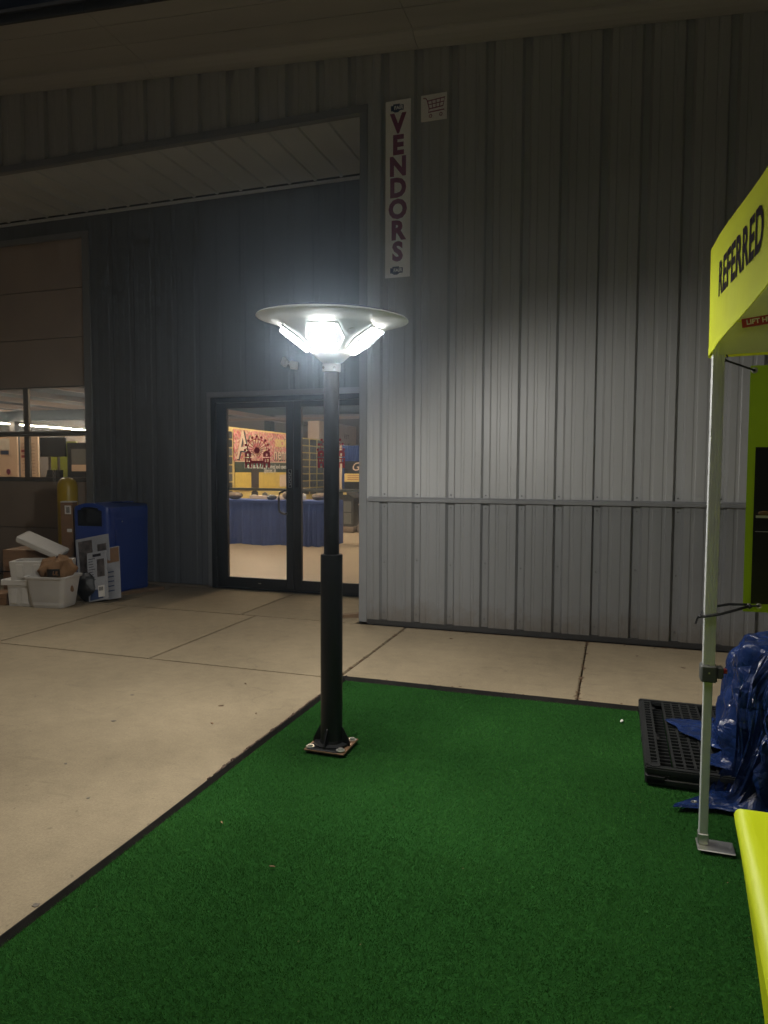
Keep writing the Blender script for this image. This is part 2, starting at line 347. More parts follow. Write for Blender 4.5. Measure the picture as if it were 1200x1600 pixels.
# ---- artificial turf
TX0, TX1, TY0, TY1 = -1.672, 2.0, -1.2, 4.248
o = MB().box(TX0, TX1, TY0, TY1, -.016, .004).build('turf', M['turf_base']); struct(o)
def turf_material():
    m = bpy.data.materials.new('artificial grass blade'); m.use_nodes = True; t = m.node_tree; L = t.links.new; b = t.nodes['Principled BSDF']
    at = nd(t, 'ShaderNodeAttribute', attribute_name='tone'); g_ = nd(t, 'ShaderNodeNewGeometry')
    n = nd(t, 'ShaderNodeTexNoise'); n.inputs['Scale'].default_value = 2.2; n.inputs['Detail'].default_value = 4; L(g_.outputs['Position'], n.inputs['Vector'])
    cr = nd(t, 'ShaderNodeValToRGB'); e = cr.color_ramp.elements; e[0].color = (.028, .100, .021, 1); e[1].color = (.135, .31, .070, 1)
    q = e.new(.6); q.color = (.050, .160, .034, 1); q = e.new(.97); q.color = (.080, .215, .050, 1)
    L(at.outputs['Fac'], cr.inputs[0])
    mr = nd(t, 'ShaderNodeMapRange'); mr.inputs[1].default_value = .3; mr.inputs[2].default_value = .7; mr.inputs[3].default_value = .72; mr.inputs[4].default_value = 1.22; L(n.outputs['Fac'], mr.inputs[0])
    sc = nd(t, 'ShaderNodeVectorMath', operation='SCALE'); L(cr.outputs[0], sc.inputs[0]); L(mr.outputs[0], sc.inputs['Scale']); t.nodes.remove(b); df = nd(t, 'ShaderNodeBsdfDiffuse'); tl = nd(t, 'ShaderNodeBsdfTranslucent'); mx = nd(t, 'ShaderNodeMixShader'); mx.inputs[0].default_value = .25
    L(sc.outputs[0], df.inputs[0]); L(sc.outputs[0], tl.inputs[0]); L(df.outputs[0], mx.inputs[1]); L(tl.outputs[0], mx.inputs[2]); L(mx.outputs[0], t.nodes['Material Output'].inputs[0]); return m
def blades():
    rng = np.random.default_rng(3)
    segs = []
    for (x0, x1, y0, y1, dens) in ((-1.672, 1.3, 1.0, 2.4, 66000), (-1.672, 1.3, 2.4, 4.248, 46000), (1.3, 2.0, 1.0, 4.248, 9000), (-1.672, 2.0, -.6, 1.0, 9000)):
        n = int((x1-x0)*(y1-y0)*dens); segs.append(np.c_[rng.uniform(x0, x1, n), rng.uniform(y0, y1, n)])
    P = np.concatenate(segs); n = len(P)
    # tufted backing: blades lean in patches
    lean = np.stack([rng.normal(0, 1.2, n)+.7*np.sin(P[:, 0]*2.3+P[:, 1]*1.1), rng.normal(0, 1.2, n)+.7*np.cos(P[:, 1]*1.9-P[:, 0]*.8)], 1)*.0042
    ang = rng.uniform(0, np.pi, n); w = rng.uniform(.0008, .0015, n); h = rng.uniform(.007, .0145, n)
    dx, dy = np.cos(ang)*w, np.sin(ang)*w
    V = np.zeros((n, 3, 3), np.float32)
    V[:, 0] = np.c_[P[:, 0]-dx, P[:, 1]-dy, np.full(n, .002)]; V[:, 1] = np.c_[P[:, 0]+dx, P[:, 1]+dy, np.full(n, .002)]
    V[:, 2] = np.c_[P[:, 0]+lean[:, 0]*1.2, P[:, 1]+lean[:, 1]*1.2, h]
    me = bpy.data.meshes.new('grass_blades'); me.vertices.add(3*n); me.vertices.foreach_set('co', V.ravel())
    me.loops.add(3*n); me.loops.foreach_set('vertex_index', np.arange(3*n, dtype=np.int32))
    me.polygons.add(n); me.polygons.foreach_set('loop_start', np.arange(0, 3*n, 3, dtype=np.int32)); me.polygons.foreach_set('loop_total', np.full(n, 3, np.int32))
    a = me.attributes.new('tone', 'FLOAT', 'FACE'); a.data.foreach_set('value', (rng.beta(2, 2.4, n)).astype(np.float32))
    me.update(); return me
o = link('turf_grass', blades(), turf_material(), None, (0, 0, 0)); struct(o, 'stuff'); o['label'] = 'short dark green artificial grass blades of the turf mat'
b = MB()
for i in range(110):
    x, y = random.uniform(-1.6, 1.2), 1.1+3.1*random.random(); r = random.uniform(.0008, .0022)
    b.add([(x-r, y, .013), (x+r*random.random(), y-r*random.random(), .014), (x+r*2, y+r, .015), (x, y+r*1.5, .013)], [(0, 1, 2, 3)])
o = b.build('turf_flecks', M['card']); struct(o, 'stuff'); o['label'] = 'tiny pale flecks of litter scattered over the turf'
# edging strips round the mat
e = MB().grid(60, 4, lambda u, v: (-1.672-.034*v+.003*math.sin(u*23), TY0+(TY1+.05-TY0)*u, (.004, .026, .020, -.01)[int(round(v*3))]))
o = e.build('edging_strip', M['rubber'], smooth=True); tag(o, 'long black rubber edging between the concrete and the green turf', 'edging')
e = MB().grid(40, 4, lambda u, v: (-1.74+3.7*u, 4.245+.046*v+.003*math.sin(u*17), (.004, .030, .024, -.01)[int(round(v*3))]))
o = e.build('edging_strip', M['rubber'], smooth=True); tag(o, 'black rubber edging along the turf in front of the grey wall', 'edging')
e = MB()
for i in range(420):
    t_ = random.random()**.6; y = 2.6+1.67*t_; x = -1.711+random.gauss(0, .006); r = random.uniform(.002, .008)
    e.box(x-r*.6, x+r*.6, y-r*2, y+r*2, .002, .006+random.random()*.004+.016*max(0, min(1, (x+1.716)/.02)))
for i in range(160):
    x = -1.76+.7*random.random()**2; y = 4.293+random.gauss(0, .006); r = random.uniform(.002, .008); e.box(x-r*2, x+r*2, y-r*.6, y+r*.6, .002, .008+.01*random.random())
o = e.build('edge_dirt', M['dirt_edge']); struct(o, 'stuff'); o['label'] = 'crumbs of brown dirt caught on the turf edging corner'

# ================================================================== the building
bl = thing('vendor_hall', 'large grey ribbed metal building with recessed glass entrance and overhead door', 'building', (0, D, 0))
P12 = .3048; G0 = -5.9553+.020
def profile(xa, xb, depth=.037, sgn=1):
    """points (x, offset into the wall) of a reversed rib sheet between xa and xb"""
    pts = [(xa, 0.)]
    k0 = math.floor((xa-G0)/P12)-1; k1 = math.ceil((xb-G0)/P12)+1
    for k in range(k0, k1+1):
        c = G0+k*P12
        seq = [(c-.043, 0), (c-.024, depth), (c+.024, depth), (c+.043, 0)]
        for m_ in (.105, .2):
            seq += [(c+m_-.016, 0), (c+m_-.009, .0040*depth/.037), (c+m_+.009, .0040*depth/.037), (c+m_+.016, 0)]
        pts += [q for q in seq if xa+1e-4 < q[0] < xb-1e-4]
    def off(x):
        for i in range(len(pts)-1):
            if pts[i][0] <= x <= pts[i+1][0]: return pts[i][1]
        return 0
    pts.append((xb, 0.)); return pts
def sheet(xa, xb, y, zlo, zhi, m, name='wall_panel'):
    p = profile(xa, xb, .007 if y > D+.5 else .037); vs_ = []; n = len(p)
    for (x, o_) in p: vs_.append((x, y+o_, zlo))
    for (x, o_) in p: vs_.append((x, y+o_, zhi(x) if callable(zhi) else zhi))
    return MB().add(vs_, [(i, i+1, i+1+n, i+n) for i in range(n-1)]).build(name, m, bl)
PW = 3*P12; XC = -2.14
edge = G0+.254          # panel joints sit between grooves
ks = [k for k in range(-40, 40)]
def panels(xa, xb, y, zlo, zhi, m):
    cuts = [edge+k*PW for k in ks if xa+.02 < edge+k*PW < xb-.02]
    cs = [xa]+cuts+[xb]
    for i, (a, b) in enumerate(zip(cs[:-1], cs[1:])): sheet(a, b+(.012 if i < len(cs)-2 else 0), y+(.0012 if i % 2 else 0), zlo, zhi, m)
panels(XC, 7.0, D, 1.145, lambda x: rake(x)+.06, M['wall_up'])
panels(XC, 7.0, D, .045, 1.125, M['wall_low'])
panels(-12.6, XC-.001, D, 4.565, lambda x: rake(x)+.06, M['wall_up'])
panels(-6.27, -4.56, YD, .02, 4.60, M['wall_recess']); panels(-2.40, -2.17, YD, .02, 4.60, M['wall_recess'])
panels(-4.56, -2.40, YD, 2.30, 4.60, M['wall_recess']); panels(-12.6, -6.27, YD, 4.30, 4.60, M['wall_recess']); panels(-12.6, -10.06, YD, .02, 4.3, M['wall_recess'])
# solid wall behind the sheets (liner)
b = MB(); b.box(XC, 7.0, D+.045, D+.20, 0, 4.2); b.box(-2.19, -2.05, D+.05, YD+.3, 0, 4.9); b.box(-12.6, 7, D+.045, D+.16, 4.6, 4.95)
for (xa, xb, za, zb) in ((-6.27, -4.5, 0, 4.7), (-2.44, -2.0, 0, 4.7), (-4.5, -2.44, 2.25, 4.7), (-12.6, -6.27, 4.285, 4.7), (-12.6, -10.05, 0, 4.285)): b.box(xa, xb, YD+.045, YD+.14, za, zb)
b.build('inner_liner', M['hallwall'], bl)
# trims
MB().prism([(XC+.03, D-.002, 1.118), (XC+.03, D-.028, 1.121), (XC+.03, D-.030, 1.148), (XC+.03, D-.002, 1.162)], (9.1, 0, 0)).build('waist_trim', M['trim'], bl)
b = MB(); b.box(XC+.02, 7.0, D-.006, D+.03, .004, .047); b.build('base_trim', M['trim_dark'], bl)
b = MB(); b.box(-2.202, XC+.012, D-.010, D+.004, .02, 4.56); b.box(-2.206, -2.190, D+.004, YD, .02, 4.56); b.build('corner_trim', M['trim'], bl, bevel=.002)
b = MB(); b.box(-12.6, XC+.012, D-.012, D+.006, 4.515, 4.585); b.box(-12.6, -2.207, D+.006, D+.05, 4.512, 4.522); b.build('header_trim', M['trim'], bl, bevel=.002)
b = MB(); b.box(-4.585, -4.53, YD-.016, YD+.01, .01, 2.30); b.box(-4.585, -2.21, YD-.0175, YD+.012, 2.24, 2.30); b.box(-2.43, -2.375, YD-.016, YD+.01, .01, 2.30); b.build('door_trim', M['trim'], bl, bevel=.002)
b = MB(); b.box(-6.345, -6.24, YD-.014, YD+.03, .01, 4.33); b.box(-10.1, -6.346, YD-.0155, YD+.03, 4.27, 4.335); b.build('overhead_door_trim', M['wall_low'], bl, bevel=.002)
# recess ceiling: sheets with ribs from front to back
k = 0
xs = -2.207
while xs > -12.5:
    xa = xs-PW; b = MB()
    b.box(xa+.001, xs-.001, D+.05, YD+.02, 4.556, 4.562)
    for j in range(3):
        c = xs-.06-j*P12; b.prism([(c-.024, D+.051, 4.5565), (c-.012, D+.051, 4.538), (c+.012, D+.051, 4.538), (c+.024, D+.051, 4.5565)], (0, YD-.036-(D+.051), 0))
    b.build('ceiling_panel', M['ceil'], bl); xs = xa
b = MB()
b.box(-12.5, -2.21, YD-.034, YD-.006, 4.5045, 4.532); b.build('ceiling_angle', M['ceil'], bl)
b = MB(); b.box(-12.5, -2.21, YD-.030, YD-.008, 4.532, 4.5555); b.build('closure_strip', M['closure'], bl)  # closure in a dark colour that also stands for the shadow gap
# eave: boxed overhang following the roof slope
def rbox(b, x0, x1, y0, y1, a0, a1):
    p = [(x, y, rake(x)+a) for a in (a0, a1) for y in (y0, y1) for x in (x0, x1)]
    return b.add(p, [(0, 2, 3, 1), (4, 5, 7, 6), (0, 1, 5, 4), (2, 6, 7, 3), (0, 4, 6, 2), (1, 3, 7, 5)])
OV = .97
cuts = [-13.0, -10.2, -7.2, -4.3, -1.67, 1.36, 4.4, 7.2]
for i, (a, c) in enumerate(zip(cuts[:-1], cuts[1:])):
    b = MB()
    prof = [(D-.004, .0), (D-.05, -.004), (D-.10, .002), (D-.15, .018), (D-.19, .040), (D-.20, .062), (D-.20, .10), (D-.004, .10)]
    b.prism([(0, 0, 0)]*0 or [(a+.002, y, z+rake(a)) for y, z in prof], (c-a-.004, 0, SE*(c-a-.004)))
    b.build('eave_trim', M['soffit'], bl)
    for (y0, y1) in ((D-.47, D-.205), (D-.74, D-.476), (D-OV+.03, D-.746)):
        b = MB(); rbox(b, a+.002, c-.002, y0, y1, .055, .068); b.build('soffit_panel', M['soffit'], bl)
    b = MB(); rbox(b, a+.002, c-.002, D-OV, D-OV+.028, .045, .12); b.build('fascia', M['trim_dark'], bl, bevel=.004)
b = MB(); rbox(b, -13.0, 7.2, D-OV-.02, D+26, .122, .15); b.build('roof', M['trim_dark'], bl)
# screws
b = MB()
for kk in range(-3, 40):
    c = G0+kk*P12
    if c < XC+.05 or c > 4: continue
    for z in (1.185, 1.075, .115, .57 if kk % 2 else .60):
        b.box(c-.0055, c+.0055, D+.030, D+.0375, z-.0055, z+.0055)
o = b.build('screw_heads', M['screw'], bl); o['kind'] = 'stuff'
# ---- entrance door
b = MB(); b.box(-4.528, -4.462, YD-.03, YD+.10, 0, 2.235); b.box(-2.475, -2.432, YD-.03, YD+.10, 0, 2.235); b.box(-4.4615, -2.4755, YD-.03, YD+.10, 2.175, 2.235); b.box(-4.4615, -2.4755, YD-.02, YD+.10, .001, .014)
b.build('door_frame', M['black_frame'], bl, bevel=.003)
def leaf(x0, x1, hinge_left):
    b = MB(); y0, y1 = YD-.012, YD+.035; sw = .105
    gx0, gx1 = x0+(.135 if hinge_left else .09), x1-(.09 if hinge_left else .135)
    b.box(x0, gx0, y0, y1, .018, 2.170); b.box(gx1, x1, y0, y1, .018, 2.170)
    b.box(gx0+.0005, gx1-.0005, y0+.001, y1-.001, .018, .140); b.box(gx0+.0005, gx1-.0005, y0+.001, y1-.001, 2.105, 2.170)
    L_ = b.build('door_leaf', M['black_frame'], bl, bevel=.002)
    MB().box(gx0-.01, gx1+.01, YD+.008, YD+.014, .13, 2.115).build('glass_pane', M['glass'], L_)
    MB().box(gx0-.02, gx1+.02, YD+.055, YD+.085, 1.155, 1.185).build('push_bar', M['silver'], L_, bevel=.005)
    # sticker on the meeting stile
    xs_ = (gx1+.028) if hinge_left else (gx0-.070)
    st = MB().box(xs_, xs_+.042, YD-.0135, YD-.0125, 1.20, 1.40).build('door_sticker', M['ink'], L_)
    bb = MB()
    for (a, c, d, e_) in ((0, .042, 1.397, 1.4), (0, .042, 1.20, 1.203), (0, .003, 1.20, 1.4), (.039, .042, 1.20, 1.4)): bb.box(xs_+a, xs_+c, YD-.0142, YD-.0136, d, e_)
    for i in range(6):
        z = 1.225+i*.026; bb.box(xs_+.011, xs_+.031, YD-.0142, YD-.0136, z, z+.006); bb.box(xs_+(.011 if i % 2 else .025), xs_+(.017 if i % 2 else .031), YD-.0142, YD-.0136, z, z+.018)
    bb.build('sticker_print', M['silver'], L_)
    return L_, gx0, gx1
LL, a0, a1 = leaf(-4.458, -3.470, True)
LR, c0, c1 = leaf(-3.464, -2.479, False)
MB().tube([(-3.552, YD-.012, 1.165), (-3.552, YD-.07, 1.165), (-3.575, YD-.078, 1.15), (-3.612, YD-.075, 1.135), (-3.622, YD-.075, 1.08), (-3.622, YD-.075, .97), (-3.612, YD-.075, .925), (-3.575, YD-.078, .905), (-3.552, YD-.07, .90), (-3.552, YD-.012, .90)], .0125, 8).build('handle', M['black_frame'], LL, smooth=True)
MB().lathe([(.0, -.010), (.018, -.010), (.020, 0)], 0, 0, 16, Matrix.Translation((0, YD-.012, 1.03)) @ Matrix.Rotation(R(90), 4, 'X') @ Matrix.Scale(-1, 4, (0, 0, 1))).build('lock_cylinder', M['silver'], LR)
LR.children[-1].location = (-3.425, 0, 0)
MB().box(-3.92, -3.885, YD-.018, YD-.0125, .075, .082).build('floor_bolt', M['silver'], LL)
for z in (.30, 1.9): MB().tube([(-4.46, YD-.03, z-.06), (-4.46, YD-.03, z+.06)], .012, 8).build('hinge', M['black_frame'], LL)
# red fairground emblem on each pane (wheel over two barns)
def emblem(cx, L_):
    k = .000804; y = YD+.0065; X = lambda px: cx+(px-585)*k; Z = lambda pz: 1.6+(830-pz)*k*1.0
    b = MB()
    def poly(pts): b.prism([(X(p[0]), y, Z(p[1])) for p in pts], (0, -.0012, 0))
    def disc(x, z, r, n=14): poly([(x+r*math.cos(6.2832*i/n), z+r*math.sin(6.2832*i/n)) for i in range(n)])
    def bar(x0, z0, x1, z1, w):
        dx, dz = x1-x0, z1-z0; l = math.hypot(dx, dz); nx, nz = -dz/l*w/2, dx/l*w/2
        poly([(x0+nx, z0+nz), (x1+nx, z1+nz), (x1-nx, z1-nz), (x0-nx, z0-nz)])
    disc(580, 805, 44)
    for i in range(20):
        a = math.radians(-198+i*18+9); r_ = 185 if math.sin(a) < .15 else 100
        bar(580+40*math.cos(a), 805+40*math.sin(a), 580+r_*math.cos(a), 805+r_*math.sin(a), 7)
    for i in range(9):
        a = math.radians(-180+i*22.5); disc(580+192*math.cos(a), 800+192*math.sin(a), 19, 10)
        if i < 8:
            a2 = a+math.radians(22.5); bar(580+160*math.cos(a), 800+160*math.sin(a), 580+160*math.cos(a2), 800+160*math.sin(a2), 8)
    for (x0, x1) in ((385, 490), (680, 790)):
        w = x1-x0; m_ = (x0+x1)/2
        poly([(x0-4, 850), (x0+10, 828), (m_-18, 812), (m_, 806), (m_+18, 812), (x1-10, 828), (x1+4, 850)])
        poly([(x0, 850), (m_-13, 850), (m_-13, 896), (x0, 896)]); poly([(m_+13, 850), (x1, 850), (x1, 896), (m_+13, 896)]); poly([(m_-13, 884), (m_+13, 884), (m_+13, 896), (m_-13, 896)])
        poly([(x0-4, 914), (x1+4, 914), (x1+4, 930), (x0-4, 930)])
        for (c, d) in ((x0, x0+24), (m_-8, m_+8), (x1-24, x1)): poly([(c, 930), (d, 930), (d, 970), (c, 970)])
        poly([(x0, 970), (x1, 970), (x1, 992), (x0, 992)])
        poly([(x0, 992), (m_-17, 992), (m_-17, 1052), (x0, 1052)]); poly([(m_+17, 992), (x1, 992), (x1, 1052), (m_+17, 1052)])
    poly([(490, 952), (680, 952), (680, 988), (490, 988)])
    for c in (512, 560, 608, 656): poly([(c-10, 988), (c+10, 988), (c+6, 1048), (c-6, 1048)])
    return b.build('fair_emblem', M['decal_red'], L_)
emblem(-3.935, LL); emblem(-3.015, LR)
# ---- overhead door
od = MB().box(-10.04, -6.345, YD+.10, YD+.12, .0, .02).build('overhead_door', M['odoor_rail'], bl)
ZS = [i*.61 for i in range(8)]
for i in range(7):
    z0, z1 = ZS[i]+.02, ZS[i+1]+.018
    if i in (2, 3):
        b = MB(); za, zb = (1.292, 1.822) if i == 2 else (1.888, 2.440)
        b.box(-10.04, -6.345, YD+.06, YD+.10, z0, za); b.box(-10.04, -6.345, YD+.06, YD+.10, zb, z1)
        st = [-10.04, -9.40, -8.38, -7.36, -6.345]
        for q, x in enumerate(st):
            xa, xb = (x-.042, x+.042) if 0 < q < 4 else ((x, x+.05) if q == 0 else (x-.045, x))
            b.box(xa, xb, YD+.061, YD+.099, za, zb)
        s = b.build('door_section', M['odoor_rail'], od, bevel=.003)
        for x0, x1 in zip(st[:-1], st[1:]):
            MB().box(x0+.03, x1-.03, YD+.078, YD+.084, za-.01, zb+.01).build('glass_pane', M['glass'], od)
    else:
        b = MB().box(-10.04, -6.345, YD+.06, YD+.10, z0, z1-.006); b.build('door_section', M['odoor'], od, bevel=.006, seg=2)
        MB().box(-10.035, -6.35, YD+.101, YD+.104, z0-.012, z1+.008).build('joint_light_stop', M['odoor_rail'], od)  # backing sheet added to stop hall light leaking at the joints

# ================================================================== lamp post
LX, LY = -1.325, 3.172
lp = thing('lamp_post', 'black lamp post with wide lit disc head standing on the turf', 'street lamp', (LX, LY, 0))
Z4 = .018
b = MB().box(LX-.105, LX+.105, LY-.105, LY+.105, Z4, Z4+.010); bp_ = b.build('base_plate', M['plate'], lp, bevel=.002)
MB().box(LX-.088, LX+.070, LY-.1045, LY+.058, Z4+.0102, Z4+.016).build('flange', M['pole'], lp, bevel=.003)
for sx in (-1, 1):
    for sy in (-1, 1):
        MB().lathe([(.022, 0), (.022, .003), (.013, .0035), (.012, .010), (.004, .011), (.0, .011)], LX+sx*.08, LY+sy*.08, 16, Matrix.Translation((0, 0, Z4+.010+(.0062 if sy < 0 else 0)))).build('anchor_bolt', M['bolt'], bp_)
b = MB().lathe([(.0545, Z4+.011), (.0545, .975), (.0525, .983), (.0380, .984)], LX, LY, 40); b.build('sleeve', M['pole'], lp, smooth=True)
for a in (0, 90, 180, 270):
    a_ = R(a+0); dx, dy = math.cos(a_), math.sin(a_); t_ = Vector((-dy, dx, 0))*.003
    poly = [Vector((LX+dx*.050, LY+dy*.050, Z4+.011)), Vector((LX+dx*.098, LY+dy*.098, Z4+.011)), Vector((LX+dx*.098, LY+dy*.098, Z4+.03)), Vector((LX+dx*.062, LY+dy*.062, .118)), Vector((LX+dx*.050, LY+dy*.050, .124))]
    MB().prism([p-t_ for p in poly], t_*2).build('gusset', M['pole'], lp)
b = MB().lathe([(.088, Z4+.0105), (.088, Z4+.022), (.06, Z4+.026), (.055, Z4+.04)], LX, LY, 32); b.build('base_collar', M['pole'], lp, smooth=True)
b = MB().lathe([(.0375, .9), (.0375, 1.885)], LX, LY, 36); b.build('pole', M['pole'], lp, smooth=True)
for (z, a) in ((1.2, -60), (.45, -20)):
    pass
VA = Vector((LX, LY, 0)).normalized()            # from the camera side towards the post
HT = Matrix.Translation((LX, LY, 1.877)) @ Matrix.Rotation(R(3.0), 4, Vector((VA.y, -VA.x, 0))) @ Matrix.Rotation(R(1.3), 4, VA)     # the head sits slightly askew
def hl(prof, name, m, n=64, parent=lp): return MB().lathe(prof, 0, 0, n, HT).build(name, m, parent, smooth=True)
cl = hl([(.039, -.004), (.044, -.002), (.044, .034), (.040, .036)], 'collar', M['silver'])
for a in (-35, 40, 160):
    Mx = HT @ Matrix.Rotation(R(a-90), 4, 'Z') @ Matrix.Translation((.044, 0, .014)) @ Matrix.Rotation(R(90), 4, 'Y')
    MB().lathe([(.007, 0), (.007, .004), (0, .004)], 0, 0, 8, Mx).build('set_screw', M['grey_plastic'], cl)
hl([(.040, .036), (.056, .046), (.076, .064), (.091, .079), (.0935, .0815), (.0935, .085), (.091, .087)], 'lower_cup', M['lamp_shell'])
cone = [(.091, .0872), (.258, .206), (.268, .212), (.31, .226), (.362, .240), (.3665, .245), (.362, .251), (.30, .268), (.15, .29), (.0, .30)]
hd = hl(cone, 'lamp_shade', M['lamp_shell'], 96)
hl([(.350, .2565), (.30, .2695), (.15, .2915), (.0, .3015)], 'solar_panel', M['navy'], 64)
# lit led panels on the conical underside: a pale lens plate carrying rows of lit lens beads
p0 = Vector((.106, 0, .0979)); p1 = Vector((.243, 0, .1953)); dr = (p1-p0).normalized(); nn = Vector((dr.z, 0, -dr.x))
for i in range(5):
    Mz = HT @ Matrix.Rotation(R(-(90-22.7)-11+72*i), 4, 'Z')
    T = Vector((0, 1, 0))
    def pt(s, w, h_): return Mz @ (p0+dr*s+T*w+nn*h_)
    Lg = (p1-p0).length
    hexo = [(0, -.057), (Lg*.46, -.094), (Lg, -.074), (Lg, .074), (Lg*.46, .094), (0, .057)]
    cx_ = sum(q[0] for q in hexo)/6
    fr = MB(); n_ = 6
    out = [pt(s, w, -.004) for s, w in hexo]; ou2 = [pt(s, w, .006) for s, w in hexo]
    inn = [pt(cx_+(s-cx_)*.95, w*.95, .006) for s, w in hexo]; in2 = [pt(cx_+(s-cx_)*.95, w*.95, .003) for s, w in hexo]
    rings = out+ou2+inn+in2
    fr.add([tuple(q) for q in rings], [(r_*6+j, r_*6+(j+1) % 6, (r_+1)*6+(j+1) % 6, (r_+1)*6+j) for r_ in range(3) for j in range(6)])
    fo = fr.build('led_frame', M['lamp_shell'], lp)
    lp3 = [pt(cx_+(s-cx_)*.93, w*.93, .003) for s, w in hexo]; lp4 = [pt(cx_+(s-cx_)*.90, w*.90, .013) for s, w in hexo]
    MB().add([tuple(q) for q in lp4], [tuple(range(6))]).build('lens_plate', M['led_dim'], fo)
    MB().add([tuple(q) for q in lp3+lp4], [(j, (j+1) % 6, (j+1) % 6+6, j+6) for j in range(6)]).build('lens_rim', M['led_edge'], fo)  # emissive rim added to brighten the underside of the disc
    e_ = MB()
    for ra in range(6):
        for cb in range(4):
            s0 = .015+(Lg-.03)*ra/5; w0 = (-1.5+cb)*.0265
            e_.add([tuple(pt(s0+.0122*math.cos(j*.7854), w0+.0122*math.sin(j*.7854), .0136)) for j in range(8)], [tuple(range(8))])
    e_.build('led_row', M['led'], fo)
    # the optics of the panel throw a wide beam that stops just above the horizontal
    ld = bpy.data.lights.new('led_beam', 'SPOT'); ld.energy = 70; ld.color = (1.0, .965, .90); ld.spot_size = R(114); ld.spot_blend = .55; ld.shadow_soft_size = .035
    lo = bpy.data.objects.new('led_beam', ld); C.objects.link(lo); lo.parent = fo
    pc = pt(Lg*.5, 0, .045); nv = (Mz.to_3x3() @ Vector((math.cos(R(38)), 0, -math.sin(R(38))))).normalized()
    lo.location = pc-WL[fo.name]; lo.rotation_euler = nv.to_track_quat('-Z', 'Y').to_euler()
Mz = HT @ Matrix.Rotation(R(-(90-22.7)+25), 4, 'Z') @ Matrix.Translation(p0+dr*.125) @ Matrix.Rotation(R(180-36), 4, 'Y')
MB().lathe([(.020, -.003), (.020, .006), (.012, .011), (0, .012)], 0, 0, 20, Mz).build('motion_sensor', M['tub'], lp, smooth=True)

# ================================================================== signs on the wall
vsn = thing('vertical_sign', 'tall narrow white sign lettered VENDORS in maroon on the grey wall', 'sign', (-1.85, D-.004, 3.07))
MB().box(-1.962, -1.736, D-.010, D-.006, 3.075, 4.570).build('sign_sheet', M['white_sign'], vsn, bevel=.001)
for i, ch in enumerate('VENDORS'):
    text(ch, .218, (1, 0, 0), (0, 0, 1), (-1.849, D-.0108, 4.368-i*.180), M['maroon'], 'letter', vsn, offset=.010, xs=.92)
for z in (4.505, 3.135):
    bdg = MB(); bdg.box(-1.915, -1.80, D-.0112, D-.0104, z-.022, z+.022); bdg.box(-1.895, -1.835, D-.0112, D-.0104, z+.023, z+.033)
    bdg.prism([(-1.90, D-.0104, z-.0225), (-1.83, D-.0104, z-.0225), (-1.85, D-.0104, z-.036), (-1.88, D-.0104, z-.036)], (0, -.0008, 0))
    e_ = bdg.build('fair_badge', M['navy'], vsn); text('FAIR', .040, (1, 0, 0), (0, 0, 1), (-1.845, D-.0118, z), M['white_sign'], 'badge_letters', vsn, offset=.0012)
csn = thing('cart_sign', 'small square white sign with a shopping cart symbol high on the wall', 'sign', (-1.53, D-.004, 4.353))
MB().box(-1.646, -1.421, D-.010, D-.006, 4.353, 4.571).build('sign_sheet', M['white_sign'], csn, bevel=.001)
b = MB(); yq = D-.0115
def cl_(pts, r=.0042): b.tube([(x, yq, z) for x, z in pts], r, 6)
cl_([(-1.625, 4.545), (-1.605, 4.543), (-1.592, 4.525), (-1.573, 4.455), (-1.580, 4.425), (-1.443, 4.432)])
cl_([(-1.590, 4.518), (-1.438, 4.530), (-1.455, 4.462), (-1.573, 4.452)])
for q in (.25, .5, .75): cl_([(-1.590+.152*q, 4.518+.012*q), (-1.573+.118*q, 4.452+.010*q)], .003)
cl_([(-1.582, 4.487), (-1.447, 4.497)], .003)
for x in (-1.562, -1.472): cl_([(x+.012*math.cos(i*.6283), 4.393+(.004 if x > -1.5 else 0)+.012*math.sin(i*.6283)) for i in range(11)], .0035)
b.build('cart_symbol', M['maroon'], csn)
sc_ = thing('security_light', 'small twin headed wall floodlight above the glass doors', 'wall light', (-3.48, YD, 2.53))
MB().lathe([(.035, 0), (.035, .02), (.02, .03), (0, .03)], 0, 0, 16, Matrix.Translation((-3.48, YD-.001, 2.585)) @ Matrix.Rotation(R(90), 4, 'X')).build('mount', M['lamp_shell'], sc_)
for (dx, rz, ry) in ((-.062, -28, 35), (.055, 22, 6)):
    MB().box(-.042, .042, -.02, .02, -.042, .042, Matrix.Translation((-3.48+dx, YD-.075, 2.585-(.03 if dx > 0 else -.01))) @ Matrix.Rotation(R(rz), 4, 'Z') @ Matrix.Rotation(R(ry), 4, 'Y')).build('light_head', M['lamp_shell'], sc_, bevel=.004)
    MB().tube([(-3.48, YD-.03, 2.585), (-3.48+dx, YD-.06, 2.58)], .008, 6).build('arm', M['lamp_shell'], sc_)

